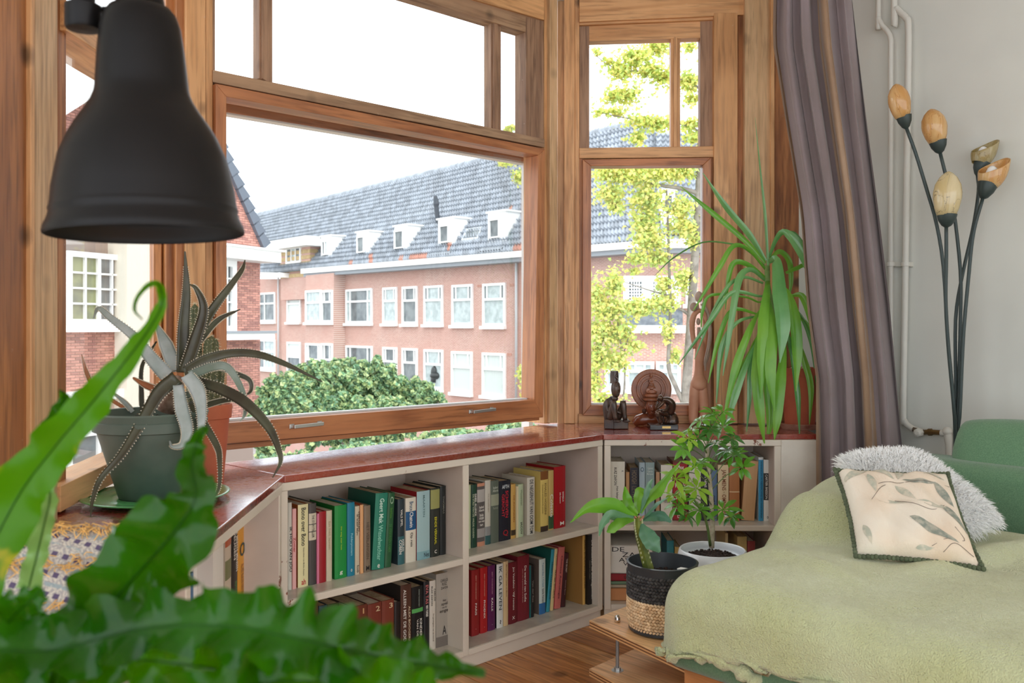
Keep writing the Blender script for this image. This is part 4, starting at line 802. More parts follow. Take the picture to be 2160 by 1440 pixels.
# flat stack at the left of the right bookcase's lower shelf
def flat(z, h, col, x1, label, txt=None, pc=None, d=.2):
    t0 = FR.t(1286, .05); t1 = FR.t(x1, .05); o = FR.at(t0, z, .05); r = thing('book', o+FR.d*.05, label, 'book', 'books lying flat in the right bookcase'); dd, n, up = FR.d, FR.n, Vector((0, 0, 1)); w_ = t1-t0
    mb = MB(); mb.box(o, dd*w_, n*d, up*.003); mb.box(o+up*(h-.003), dd*w_, n*d, up*.003); mb.box(o, dd*w_, n*.003, up*h); mb.make('cover', colmat(col), r)
    mb = MB(); mb.box(o+up*.0032+n*.0035+dd*.004, dd*(w_-.008), n*(d-.01), up*(h-.0064)); mb.make('pages', pc or PAGE2, r)
    if txt:
        mb = MB()
        for s, fx, fz, ww, hh in txt: puttext(mb, s, o+dd*(fx*w_)+up*(fz*h)-n*.0012, dd, up, ww*w_, hh*h, False)
        mb.make('title', colmat(K), r)
z = Z0
for h, col, x1, lb, tx in ((.052, (206, 140, 88), 1372, 'thick orange brown book lowest of the flat stack', None), (.013, (190, 176, 150), 1370, 'thin cream booklet in the flat stack', None), (.013, (120, 150, 120), 1372, 'thin green magazine in the flat stack', None),
      (.03, (150, 30, 40), 1368, 'dark red book in the flat stack under the white box', [('u', .4, .5, .06, .4)]),
      (.115, (228, 224, 214), 1376, 'white slipcase with scrawled black letters on top of the flat stack', [('DE', .2, .85, .3, .16), ('ZA', .45, .66, .4, .16), ('AVAN', .5, .48, .6, .14), ('VAN', .5, .34, .4, .12), ('AD', .6, .16, .4, .16)])):
    flat(z, h, col, x1, lb, tx); z += h+.0006
# ------------------------------------------------------------------ sofa, throw, cushions
SO = Vector((.44, 2.25, 0))
def S_(s, b, z): return SO+ds*s+db*b+Vector((0, 0, z))
GF = mat('green_weave', (104, 140, 104), .9, n=(320, (86, 122, 90)), bump=(420, .5, .003), sheen=.3)
sofa = thing('sofa', S_(1, .6, 0), 'low green woven sofa beside the white wall, covered with a throw', 'sofa')
def softbox(name, o, a, b, c, m, par, r=.04, seg=4, sub=0, **k):
    mb = MB(); mb.box(o, a, b, c); x = mb.make(name, m, par, **k); bv = x.modifiers.new('b', 'BEVEL'); bv.width = r; bv.segments = seg; x.data.polygons.foreach_set('use_smooth', [True]*6); return x
Z = Vector((0, 0, 1))
softbox('frame', S_(-.0, -.0, .20), ds*2.6, db*1.3, Z*.11, wood('sofa_frame_pine', (206, 140, 84), (180, 112, 62), ds, knots=.4), sofa, .004, 1)
softbox('seat_base', S_(-.035, -.04, .31), ds*2.6, db*1.3, Z*.2, GF, sofa, .03)
for s_, b_ in ((.08, .08), (2.4, .08), (.08, 1.15), (2.4, 1.15)): mb = MB(); mb.tube([S_(s_, b_, 0), S_(s_, b_, .2)], .025, 10); mb.make('leg', steel, sofa)
softbox('backrest', S_(-.02, 1.14, .3), ds*2.6, db*.2, Z*.44, GF, sofa, .05)
softbox('armrest', S_(-.02, .62, .3), ds*.14, db*.56, Z*.33, GF, sofa, .05)
# back cushion, plump
def cushion(name, c, ux, uy, uz, hx, hy, hz, m, par=None, pw_=.45, n=20, wr=.0, seed=0, corner=1., rnd=0., **k):
    """pillow: ux,uy lie in its face, uz is its thickness; pinched at the edges"""
    mb = MB(); rr_ = random.Random(seed); ph = [rr_.random()*6 for _ in range(6)]
    for sgn in (1, -1):
        vs = []
        for i in range(n+1):
            for j in range(n+1):
                u = 2*i/n-1; v = 2*j/n-1; e = max(0, (1-u**4)*(1-v**4))**pw_
                rd = 1-rnd*(u*u*v*v)**1.5; pin = (1-.07*corner*(1-abs(u)**2)*(abs(v)**3))*rd; pin2 = 1-.07*corner*(1-abs(v)**2)*(abs(u)**3)
                wv_ = wr*(math.sin(u*9+ph[0]+v*3)*.5+math.sin(v*11+ph[1]-u*4)*.5+math.sin((u+v)*14+ph[2])*.3)*e
                vs.append(c+ux*(u*hx*pin2*rd)+uy*(v*hy*pin)+uz*(sgn*hz*e+wv_))
        fs = [(i*(n+1)+j, i*(n+1)+j+1, (i+1)*(n+1)+j+1, (i+1)*(n+1)+j) for i in range(n) for j in range(n)]
        if sgn < 0: fs = [f[::-1] for f in fs]
        mb.add(vs, fs)
    o = mb.make(name, m, par, smooth=True, **k)
    bm = bmesh.new(); bm.from_mesh(o.data); bmesh.ops.remove_doubles(bm, verts=bm.verts, dist=.0004); bmesh.ops.recalc_face_normals(bm, faces=bm.faces); bm.to_mesh(o.data); bm.free(); return o
c = S_(.93, 1.06, .735); c = P(2216, 1010, 2.78)
cushion('back_cushion', c, ds, (Z*.95+db*.3).normalized(), (db*.95-Z*.3).normalized(), .31, .19, .10, GF, sofa, .35, rnd=.16, corner=.3)
# fleece throw
def fleece():
    m, nt, b = newmat('green_fleece'); L = nt.links; t = N(nt, 'TexCoord'); n = N(nt, 'TexNoise', Scale=230.0, Detail=3.0, Roughness=.6); L.new(t.outputs['Object'], n.inputs['Vector'])
    v = N(nt, 'TexVoronoi', Scale=260.0); n9 = N(nt, 'TexNoise', Scale=30.0); L.new(t.outputs['Object'], n9.inputs['Vector'])
    mx = N(nt, 'VectorMath', operation='MULTIPLY_ADD'); mx.inputs[1].default_value = (.03, .03, .03); L.new(n9.outputs['Color'], mx.inputs[0]); L.new(t.outputs['Object'], mx.inputs[2]); L.new(mx.outputs[0], v.inputs['Vector'])
    n2 = N(nt, 'TexNoise', Scale=5.0, Detail=3.0); L.new(t.outputs['Object'], n2.inputs['Vector'])
    c = mix(nt, ramp(nt, n.outputs['Fac'], .42, .30), lin((192, 197, 146)), lin((138, 142, 90))); c = mix(nt, ramp(nt, n2.outputs['Fac'], .4, .75), c, lin((200, 206, 164)))
    L.new(c, b.inputs['Base Color']); b.inputs['Roughness'].default_value = 1; b.inputs['Sheen Weight'].default_value = .5; b.inputs['Specular IOR Level'].default_value = .1
    ad = N(nt, 'Math', operation='SUBTRACT'); L.new(n.outputs['Fac'], ad.inputs[0]); L.new(v.outputs['Distance'], ad.inputs[1])
    bp = N(nt, 'Bump', Strength=.7, Distance=.004); L.new(ad.outputs[0], bp.inputs['Height']); L.new(bp.outputs[0], b.inputs['Normal']); return m
def sm(x, a, b): x = min(max((x-a)/(b-a), 0), 1); return x*x*(3-2*x)
from mathutils import noise as NZ
def throw():
    mb = MB(); ns, nb = 150, 120; vs = []; S0, S1, B0, B1_ = -.30, 1.9, -.36, .98
    for i in range(ns+1):
        for j in range(nb+1):
            s = S0+(S1-S0)*i/ns; b = B0+(B1_-B0)*j/nb
            # arc length around the rounded front and left edges
            z = .545+.022*sm(s, -.02, .3)*sm(b, -.02, .25); ss, bb = s, b
            nz_ = NZ.noise(Vector((s*3, b*3, 0)))*.012+NZ.noise(Vector((s*9, b*9, 3)))*.005
            z += nz_
            ps = -.045; pb = -.055; r = .085
            over = 0
            def roll(d):                                                 # d metres past the edge
                if d <= 0: return 0, 0
                a = d/r
                if a < math.pi/2: return r*math.sin(a)-0, r*(1-math.cos(a))
                return r, r+(d-r*math.pi/2)
            db_ = (pb+r)-b; dx = 0; dz = 0
            ds__ = (ps+r)-s
            if db_ > 0 and ds__ > 0:
                hy = math.hypot(db_, ds__); h_, v_ = roll(hy); dz = v_; bb = pb+r-h_*db_/hy; ss = ps+r-h_*ds__/hy
            elif db_ > 0: h_, v_ = roll(db_); bb = pb+r-h_; dz += v_
            elif ds__ > 0: h_, v_ = roll(ds__); ss = ps+r-h_; dz = v_
            drop = dz
            hang = sm(drop, .08, .3)
            bb -= hang*(.012+.016*math.sin(s*17+.6)+.008*math.sin(s*31)); ss -= hang*(.012+.014*math.sin(b*15+1))
            # arm / bolster under the throw at the back left, ridge running forward
            q = sm(b, .42, .62)*(1-sm(s, .08, .34))
            z += .125*q+.03*sm(b, .62, .8)*(1-sm(s, .1, .4))
            z += .028*math.exp(-((s-.34-.3*b)/.05)**2)*sm(b, .25, .5)*(1-sm(b, .8, .95))
            z += .012*math.exp(-((b-.33+.4*s)/.03)**2)*sm(s, .0, .12)*(1-sm(s, .25, .5))
            # hem rises to the right along the front
            mx_ = .21 if s < .02 else .135+.05*math.sin(s*5+1)
            lim_ = .150+.012*math.sin(s*9+.3)+.008*math.sin(s*23); lim_ += .055*(1-sm(s, -.02, .09)); drop = min(drop, lim_)
            p = S_(ss, bb, z-drop)
            vs.append(p)
    fs = [(i*(nb+1)+j, (i+1)*(nb+1)+j, (i+1)*(nb+1)+j+1, i*(nb+1)+j+1) for i in range(ns) for j in range(nb)]
    mb.add(vs, fs); o = mb.make('throw_blanket', fleece(), None, smooth=True, label='pale olive fleece throw spread over the green sofa', cat='blanket')
    so_ = o.modifiers.new('t', 'SOLIDIFY'); so_.thickness = .012; so_.offset = 1
    return o
throw()
mb = MB(); pts = []
for (x, y) in ((1470, 1372), (1500, 1376), (1540, 1392), (1570, 1412), (1590, 1428), (1600, 1440)): pts.append(P(x, y+6, 2.16-(x-1470)*.0009))
mb.tube(catmull(pts, 14), [.02+.006*math.sin(i*1.7) for i in range(15)], 10); mb.make('rolled_hem', bpy.data.materials['green_fleece'], bpy.data.objects['throw_blanket'], smooth=True)
# printed cushion with pompom edge
def printmat():
    m, nt, b = newmat('botanical_print_linen'); L = nt.links; t = N(nt, 'TexCoord'); n = N(nt, 'TexNoise', Scale=5.0, Detail=5.0); L.new(t.outputs['Object'], n.inputs['Vector'])
    mp = N(nt, 'Mapping'); mp.inputs['Rotation'].default_value = (.4, .9, .5); mp.inputs['Scale'].default_value = (5, 16, 9); L.new(t.outputs['Object'], mp.inputs[0]); v = N(nt, 'TexVoronoi', Scale=1.1); L.new(mp.outputs[0], v.inputs['Vector'])
    mp2 = N(nt, 'Mapping'); mp2.inputs['Rotation'].default_value = (.2, .3, -.7); mp2.inputs['Scale'].default_value = (200, 30, 200); L.new(t.outputs['Object'], mp2.inputs[0]); n3 = N(nt, 'TexNoise', Scale=1.5, Detail=4.0); L.new(mp2.outputs[0], n3.inputs['Vector'])
    c = mix(nt, ramp(nt, n.outputs['Fac'], .42, .66), lin((232, 222, 204)), lin((228, 206, 180)))
    k = N(nt, 'Math', operation='MULTIPLY'); L.new(ramp(nt, v.outputs['Distance'], .42, .30), k.inputs[0]); L.new(ramp(nt, n3.outputs['Fac'], .3, .6), k.inputs[1])
    k2 = N(nt, 'Math', operation='MULTIPLY'); L.new(k.outputs[0], k2.inputs[0]); L.new(ramp(nt, n.outputs['Fac'], .5, .6), k2.inputs[1])
    v2 = N(nt, 'TexVoronoi', Scale=13.0); L.new(t.outputs['Object'], v2.inputs['Vector']); c = mix(nt, ramp(nt, v2.outputs['Distance'], .07, .04), c, lin((70, 64, 60)))
    L.new(c, b.inputs['Base Color']); b.inputs['Roughness'].default_value = .9; bp = N(nt, 'Bump', Strength=.4, Distance=.002); L.new(n3.outputs['Fac'], bp.inputs['Height']); L.new(bp.outputs[0], b.inputs['Normal']); return m
TL, TR, BR_, BL = P(1764, 993, 2.48), P(1998, 1002, 2.42), P(2070, 1198, 2.165), P(1806, 1172, 2.255)
pm = MB(); n = 26; cen = (TL+TR+BR_+BL)/4; nn = (TR-TL).cross(BL-TL).normalized()
if nn.y > 0: nn = -nn
def pq(u, v): return TL.lerp(TR, u).lerp(BL.lerp(BR_, u), v)
for sgn in (1, -1):
    vs = []
    for i in range(n+1):
        for j in range(n+1):
            u, v = i/n, j/n; a, b_ = 2*u-1, 2*v-1; e = max(0, (1-a**4)*(1-b_**4))**.42
            uu = .5+(u-.5)*(1-.06*(1-b_*b_)*abs(a)**3); vv = .5+(v-.5)*(1-.05*(1-a*a)*abs(b_)**3)
            wv_ = .005*(math.sin(a*9+b_*3)+.7*math.sin(b_*8-a*10)+.6*math.sin(a*21)*abs(b_))*e
            p = pq(uu, vv)+nn*(sgn*.055*e+wv_)+Vector((0, 0, -.006*math.sin(u*math.pi)*(1 if v < .5 else 0)))
            vs.append(p)
    fs = [(i*(n+1)+j, i*(n+1)+j+1, (i+1)*(n+1)+j+1, (i+1)*(n+1)+j) for i in range(n) for j in range(n)]; pm.add(vs, fs if sgn < 0 else [f[::-1] for f in fs])
pil = pm.make('cushion', printmat(), None, smooth=True, label='square cream cushion with faded leaf print and green pompom edging', cat='cushion')
bm = bmesh.new(); bm.from_mesh(pil.data); bmesh.ops.remove_doubles(bm, verts=bm.verts, dist=.0004); bmesh.ops.recalc_face_normals(bm, faces=bm.faces); bm.to_mesh(pil.data); bm.free()
mb = MB(); nr = 29
for e in range(4):
    for k in range(nr):
        t = k/nr; u, v = [(t, 0), (1, t), (1-t, 1), (0, 1-t)][e]; a, b_ = 2*u-1, 2*v-1
        uu = .5+(u-.5)*(1-.06*(1-b_*b_)*abs(a)**3)*1.02; vv = .5+(v-.5)*(1-.05*(1-a*a)*abs(b_)**3)*1.02
        p = pq(uu, vv)+Vector((R.uniform(-.001, .001), 0, R.uniform(-.001, .001)))+nn*.002; mb.ell(p, .0068, .0068, .0068, 8, 6)
mb.make('pompom_trim', mat('pompom_green', (88, 98, 74), .95, island=.2, bump=(300, .8, .003)), pil, smooth=True, kind='stuff')
# leaf print lying on the cloth
def pface(u, v):
    a, b_ = 2*u-1, 2*v-1; e = max(0, (1-a**4)*(1-b_**4))**.42; uu = .5+(u-.5)*(1-.06*(1-b_*b_)*abs(a)**3); vv = .5+(v-.5)*(1-.05*(1-a*a)*abs(b_)**3)
    return pq(uu, vv)+nn*(.055*e+.005*(math.sin(a*9+b_*3)+.7*math.sin(b_*8-a*10)+.6*math.sin(a*21)*abs(b_))*e+.0012)+Vector((0, 0, -.006*math.sin(u*math.pi)*(1 if v < .5 else 0)))
PRN = mat('grey_leaf_print', (176, 178, 160), .9, n=(70, (206, 198, 178))); PRD = mat('dark_leaf_print', (132, 140, 128), .9, n=(70, (176, 172, 156))); PRT = mat('print_twig', (110, 96, 86), .9)
for k, (cu_, cv, ln, wd, an, m) in enumerate(((.13, .13, .30, .07, -.5, PRN), (.38, .10, .26, .08, .9, PRN), (.53, .09, .24, .07, 1.9, PRN), (.68, .22, .30, .06, .1, PRD), (.25, .27, .26, .07, 1.5, PRN), (.36, .5, .28, .05, .1, PRN), (.52, .36, .22, .06, .9, PRN), (.86, .36, .30, .08, 1.2, PRD), (.72, .5, .26, .06, .3, PRN),
      (.66, .78, .42, .09, .55, PRD), (.88, .62, .34, .08, 1.0, PRD), (.1, .86, .2, .06, 1.3, PRN), (.56, .95, .16, .04, -.2, PRN), (.84, .1, .2, .05, .5, PRN))):
    mb = MB(); vs = []
    for i in range(13):
        t = i/12; w_ = wd*math.sin(math.pi*t**.8)*.5
        for j in (-1, 0, 1):
            du = (t-.5)*ln; dv = j*w_; u = min(.985, max(.015, cu_+du*math.cos(an)-dv*math.sin(an))); v = min(.985, max(.015, cv+du*math.sin(an)+dv*math.cos(an))); vs.append(pface(u, v))
    mb.add(vs, [(i*3+j, i*3+j+1, i*3+j+4, i*3+j+3) for i in range(12) for j in range(2)]); mb.make('printed_leaf', m, pil, smooth=True)
for pts in (((.42, .24), (.5, .25), (.7, .22), (.95, .24)), ((.3, .3), (.36, .26), (.42, .24)), ((.2, .5), (.3, .36), (.36, .3)), ((.62, .92), (.75, .86), (.9, .84), (.84, .74)), ((.7, .97), (.8, .9), (.95, .95)), ((.4, .5), (.55, .52), (.7, .56), (.82, .5))):
    mb = MB(); mb.tube(catmull([pface(u, v) for u, v in pts], 12), .0007, 5); mb.make('printed_twig', PRT, pil)
# fluffy white cushion, fur built hair by hair
FUR = mat('white_fur', (252, 252, 250), .8, transl=.2)
FQ = [P(1752, 968, 2.66), P(1925, 955, 2.72), P(2128, 1112, 2.42), P(1900, 1168, 2.42)]; fn_ = (FQ[1]-FQ[0]).cross(FQ[3]-FQ[0]).normalized(); fn_ = fn_ if fn_.y < 0 else -fn_
def fq(u, v, sg):
    e = max(0, (1-(2*u-1)**4)*(1-(2*v-1)**4))**.5; rd = 1-.10*((2*u-1)**2*(2*v-1)**2); uu = .5+(u-.5)*rd; vv = .5+(v-.5)*rd
    return FQ[0].lerp(FQ[1], uu).lerp(FQ[3].lerp(FQ[2], uu), vv)+fn_*(sg*.055*e), e
mb = MB(); n = 22
for sg in (1, -1):
    mb.add([fq(i/n, j/n, sg)[0] for i in range(n+1) for j in range(n+1)], [(i*(n+1)+j, i*(n+1)+j+1, (i+1)*(n+1)+j+1, (i+1)*(n+1)+j) for i in range(n) for j in range(n)])
fp = mb.make('fluffy_cushion', FUR, None, smooth=True, label='fluffy white fur cushion leaning behind the printed cushion', cat='cushion')
mb = MB(); rr_ = random.Random(5); fc = sum(FQ, Vector())/4
for k in range(15000):
    u, v = rr_.random(), rr_.random(); sg = 1 if rr_.random() < .85 else -1; p, e = fq(u, v, sg); out = (p-fc); out = out-fn_*out.dot(fn_); out = out.normalized()
    nr_ = (fn_*sg*(.15+e*.55)+out*(1.25-e)+Vector((rr_.gauss(0, .32), rr_.gauss(0, .3), rr_.gauss(0, .32)))).normalized()
    l = .014+rr_.random()*.018; sd = nr_.cross(Vector((rr_.gauss(0, 1), rr_.gauss(0, 1), 1))).normalized()*.0014; be_ = Vector((rr_.gauss(0, .003), 0, -.005))
    mb.add([p-sd, p+sd, p+nr_*l*.6+sd*.7, p+nr_*l+be_, p+nr_*l*.6-sd*.7], [(0, 1, 2, 4), (4, 2, 3)])
mb.make('fur', FUR, fp, kind='stuff')
# plywood side table on threaded rods
def plymat(d, nm):
    return wood(nm, (238, 190, 136), (224, 168, 112), d, rough=.4, knots=.7, coat=.15)
ply = plymat(ds, 'birch_plywood'); EDGE = mat('ply_edge_dark', (120, 74, 46), .6); EDGE2 = mat('ply_edge_light', (216, 166, 112), .6)
T0 = PZ(1243, 1308, .30); tb = thing('side_table', Vector((T0.x+.1, T0.y+.1, 0)), 'two tier plywood plant table on threaded steel rods by the sofa', 'table')
tds = (PZ(1432, 1396, .30)-T0).normalized(); tdb = (PZ(1392, 1252, .30)-T0).normalized()
for zt_, nm in ((.30, 'top_board'), (.155, 'lower_board')):
    o = Vector((T0.x, T0.y, zt_)); mb = MB(); mb.box(o-Z*.0042, tds*.46, tdb*.78, Z*.0042); bd = mb.make(nm, ply, tb)
    for k in range(4):
        mb = MB(); mb.box(o-Z*(.0042+.0042*(k+1))+(tds+tdb)*(.0006 if k % 2 == 0 else 0), tds*.459, tdb*.779, Z*.0042); mb.make('ply_layer', EDGE if k % 2 == 0 else EDGE2, bd)
NUT = mat('zinc_nut', (190, 192, 190), .35, metal=.8)
for a, b_ in ((.07, .065), (.40, .06), (.07, .70)):
    q = T0+tds*a+tdb*b_; q.z = 0
    mb = MB(); mb.tube([q+Z*.02, q+Z*.31], .0055, 10); rod = mb.make('threaded_rod', mat('threaded_steel', (150, 152, 152), .4, metal=.8, bump=(500, .8, .002)), tb)
    mb = MB(); mb.lathe([(.0, .0), (.009, 0), (.009, .008), (.0085, .010), (.008, .014), (.005, .019), (0, .0205)], q+Z*.30, 12); mb.make('cap_nut', mat('chrome', (215, 215, 215), .15, metal=1), tb, smooth=True)
    mb = MB(); mb.lathe([(.018, 0), (.018, .0015), (.0, .0015)], q+Z*.155, 18); mb.lathe([(.010, .0015), (.010, .010), (0, .010)], q+Z*.155, 6); mb.make('nut_and_washer', NUT, tb)
    mb = MB(); mb.lathe([(.022, 0), (.022, .02), (.01, .03), (0, .03)], q, 14); mb.make('foot', mat('black_rubber', (30, 30, 30), .6), tb)

# ------------------------------------------------------------------ pots
SOIL = mat('potting_soil', (66, 50, 42), 1, n=(120, (30, 22, 18)), bump=(140, 1, .01))
def soil(c, r, par, seed=1):
    rr_ = random.Random(seed); mb = MB(); mb.lathe([(r, 0), (r*.6, .004), (0, .006)], c, 24)
    for k in range(260):
        a = rr_.random()*6.28; d = r*math.sqrt(rr_.random())*.95; q = c+Vector((math.cos(a)*d, math.sin(a)*d, .005)); s = .002+rr_.random()*.004
        mb.ell(q, s, s*.8, s*.6, 5, 3)
    return mb.make('soil', SOIL, par, kind='stuff')
def leaf(par, pts, ws, m, name='leaf', **k):
    mb = MB(); ribbon(mb, pts, ws, **k); return mb.make(name, m, par, smooth=True)
# rope basket planter with euphorbia
bc = PZ(1397, 1325, .301); bc.z = .301
e1 = thing('euphorbia_plant', bc, 'small wavy leaved plant on a thick stem in a black and straw rope basket', 'potted plant')
PR = .104; rimz = .497
mb = MB(); mb.lathe([(.080, .0), (.098, .004), (.101, rimz-.301-.012), (PR, rimz-.301), (PR-.006, rimz-.301+.001), (PR-.010, rimz-.301-.03), (.09, rimz-.301-.05), (0, rimz-.301-.05)], bc, 40); mb.make('pot', mat('black_plastic', (52, 56, 60), .35), e1, smooth='auto')
for nm, z0_, z1_, m, sd in (('straw_rope', .003, .098, mat('straw_rope', (236, 208, 168), .9, island=.2, n=(50, (214, 180, 138))), 1), ('black_rope', .098, .172, mat('black_rope', (84, 82, 80), .9, island=.35, n=(60, (46, 44, 44))), 2)):
    mb = MB(); rr_ = random.Random(sd); rows = int((z1_-z0_)/.0085)
    for i in range(rows):
        zz = z0_+(i+.5)*(z1_-z0_)/rows; rad = .090+.010*min(1, zz/.03)+.0*zz; nk = 62
        for k in range(nk):
            a = 2*math.pi*(k+.5*(i % 2))/nk; tl_ = .55*(1 if i % 2 else -1)+rr_.gauss(0, .15)
            t_ = Vector((-math.sin(a), math.cos(a), 0)); p = bc+Vector((math.cos(a)*rad, math.sin(a)*rad, zz)); dr = (t_*math.cos(tl_)+Z*math.sin(tl_)); rot = Matrix((dr, Vector((math.cos(a), math.sin(a), 0)), dr.cross(Vector((math.cos(a), math.sin(a), 0))))).transposed()
            mb.ell(p, .0075, .0048, .0042, 6, 4, 0, rot)
    mb.make(nm, m, e1, smooth=True, kind='stuff')
soil(bc+Z*(rimz-.301-.045), .088, e1, 2)
mb = MB(); q0 = PZ(1372, 1200, .455); Ye = 2.52
stem = [P(1370, 1205, Ye), P(1358, 1160, Ye), P(1350, 1130, Ye), P(1346, 1105, Ye), P(1346, 1088, Ye)]
cs_ = catmull(stem, 18); mb.tube(cs_, [.016-.004*i/18 for i in range(19)], 5)
mb.make('stem', mat('euphorbia_stem', (110, 118, 44), .5, n=(30, (70, 84, 36))), e1)
mb = MB()
for i in range(2, 17):
    for sg in (-1, 0, 1):
        q = cs_[i]+Vector((sg*.011, -.008, 0)); mb.ell(q, .0025, .002, .004, 5, 4)
mb.make('stem_scars', mat('stem_scar', (170, 172, 130), .7), e1, kind='stuff')
mb = MB(); 
for k in range(14): a = k*2.4; q = P(1345, 1092, Ye)+Vector((math.cos(a)*.012, math.sin(a)*.010, R.uniform(-.01, .01))); mb.tube([q, q+Vector((math.cos(a)*.012, 0, .006))], [.003, .001], 5)
mb.make('crown_scales', mat('pink_scales', (170, 110, 90), .7), e1)
EL = mat('euphorbia_leaf', (126, 180, 44), .35, n=(8, (100, 160, 44)), transl=.4); ED = mat('euphorbia_leaf_blue', (76, 120, 96), .35, n=(8, (96, 142, 104)), transl=.15)
for pts, ws, m, ro in (([(1345, 1090, 0), (1320, 1082, -.02), (1285, 1068, -.05), (1240, 1072, -.08), (1203, 1102, -.1)], [.006, .02, .05, .046, .02, .002], EL, .3), ([(1344, 1092, 0), (1315, 1094, -.03), (1290, 1088, -.06), (1272, 1105, -.08), (1264, 1130, -.1)], [.006, .03, .034, .02, .004], ED, .5),
      ([(1342, 1094, 0), (1310, 1100, -.05), (1290, 1115, -.06), (1280, 1122, -.06)], [.006, .03, .026, .004], EL, -.2), ([(1345, 1085, 0), (1330, 1068, .0), (1322, 1050, .02), (1318, 1026, .02)], [.008, .022, .028, .004], EL, .2),
      ([(1344, 1085, 0), (1320, 1074, .04), (1305, 1066, .05), (1300, 1062, .05)], [.01, .034, .04, .01], EL, 0), ([(1346, 1082, 0), (1345, 1060, .02), (1350, 1036, .03), (1362, 1034, .04)], [.01, .034, .04, .01], EL, .5),
      ([(1350, 1082, 0), (1358, 1050, 0), (1366, 1025, 0), (1376, 1010, -.01)], [.006, .024, .03, .006], ED, .9), ([(1352, 1082, 0), (1370, 1052, .0), (1390, 1028, .02), (1412, 1000, .03), (1436, 972, .04)], [.006, .012, .042, .026, .014, .003], EL, .5),
      ([(1354, 1096, 0), (1368, 1080, -.02), (1385, 1062, -.04), (1410, 1048, -.06)], [.004, .014, .018, .002], ED, .9), ([(1354, 1098, 0), (1375, 1090, -.02), (1395, 1088, -.04), (1416, 1100, -.06)], [.004, .026, .03, .006], ED, .1),
      ([(1354, 1104, -.01), (1362, 1122, -.03), (1378, 1145, -.05), (1392, 1164, -.05)], [.008, .044, .05, .008], ED, .1), ([(1344, 1092, 0), (1320, 1080, .04), (1300, 1074, .06), (1288, 1080, .07)], [.01, .03, .04, .01], ED, 0)):
    leaf(e1, [P(x, y, Ye+d) for x, y, d in pts], ws, m, roll=ro, fold=.35, ruf=.10, rfreq=4, n=22, cols=7, seed=R.random()*6)
mb = MB(); a = PZ(1428, 1204, .464); mb.box(a, tds*.035+Z*.004, tdb*.02, Z*.008); mb.make('plant_tag', mat('tag_white', (235, 232, 224), .5), e1, bev=.001)
# white pot with small umbrella tree
wc = P(1503, 1160, 2.86); wc.z = .301
s1 = thing('umbrella_tree', wc, 'small umbrella tree with glossy leaflets in a round white pot', 'potted plant')
mb = MB(); hz_ = P(1503, 1157, 2.86).z-.301; mb.lathe([(.06, 0), (.085, .008), (.108, .06), (.114, hz_-.03), (.108, hz_-.004), (.104, hz_), (.100, hz_-.003), (.102, hz_-.02), (.1, hz_-.032), (0, hz_-.034)], wc, 40); mb.make('pot', mat('white_ceramic', (226, 232, 238), .12, coat=.3), s1, smooth=True)
soil(wc+Z*(hz_-.026), .085, s1, 3)
mb = MB(); tk = catmull([P(1501, 1155, 2.86), P(1503, 1110, 2.86), P(1501, 1060, 2.86), P(1497, 1010, 2.86), P(1492, 960, 2.86), P(1494, 920, 2.85)], 16); mb.tube(tk, [.0085-.003*i/16 for i in range(17)], 8); mb.make('trunk', mat('pale_bark', (178, 166, 142), .8, n=(60, (150, 138, 114))), s1, smooth=True)
mb = MB(); tk2 = catmull([P(1498, 1150, 2.85), P(1492, 1110, 2.82), P(1482, 1080, 2.8), P(1465, 1055, 2.78), P(1446, 1035, 2.77)], 10); mb.tube(tk2, [.005-.002*i/10 for i in range(11)], 7); mb.make('trunk', mat('green_twig', (96, 116, 60), .6), s1, smooth=True)
SLM = [mat('umbrella_leaf', (92, 152, 42), .22, transl=.3, coat=.3), mat('umbrella_leaf_dark', (56, 108, 36), .2, transl=.15, coat=.4), mat('umbrella_leaf_light', (150, 190, 60), .3, transl=.45)]
def umbrella(hub, n, L_, w_, tilt_, m, seed):
    rr_ = random.Random(seed); ax = Vector(tilt_).normalized(); u = ax.orthogonal().normalized(); v = ax.cross(u); ph = rr_.random()*6.28; mb = MB()
    for k in range(n):
        a = ph+2*math.pi*k/n+rr_.gauss(0, .12); r_ = u*math.cos(a)+v*math.sin(a); l = L_*(.75+rr_.random()*.4); s = r_.cross(ax)
        rows = []
        for i in range(7):
            t = i/6; c_ = hub+r_*(l*t)+ax*(l*(.18*t-.42*t*t)); ww = w_*[.12, .18, .75, 1, .95, .6, .05][i]*.5
            rows += [c_-s*ww+ax*ww*.25, c_, c_+s*ww+ax*ww*.25]
        mb.add(rows, [(i*3+j, i*3+j+1, i*3+j+4, i*3+j+3) for i in range(6) for j in range(2)])
    mb.make('leaf_whorl', m, s1, smooth=True)
US = [(1460, 905, 2.78, 0), (1480, 885, 2.80, 0), (1505, 872, 2.82, 0), (1525, 868, 2.84, 0), (1452, 925, 2.74, 2), (1440, 945, 2.72, 0), (1470, 925, 2.76, 1), (1498, 905, 2.78, 1), (1525, 900, 2.82, 0), (1545, 925, 2.84, 1), (1535, 950, 2.8, 1), (1510, 935, 2.76, 1), (1478, 975, 2.72, 0), (1548, 960, 2.84, 0), (1465, 985, 2.7, 2), (1440, 995, 2.7, 2), (1425, 1010, 2.68, 2), (1438, 1035, 2.72, 2), (1455, 1045, 2.76, 0), (1470, 1030, 2.74, 2), (1430, 1065, 2.7, 0), (1445, 1085, 2.72, 1), (1525, 1075, 2.84, 0), (1545, 1088, 2.82, 1), (1420, 1045, 2.7, 2), (1565, 985, 2.85, 0), (1475, 1075, 2.78, 0), (1508, 888, 2.9, 0)]
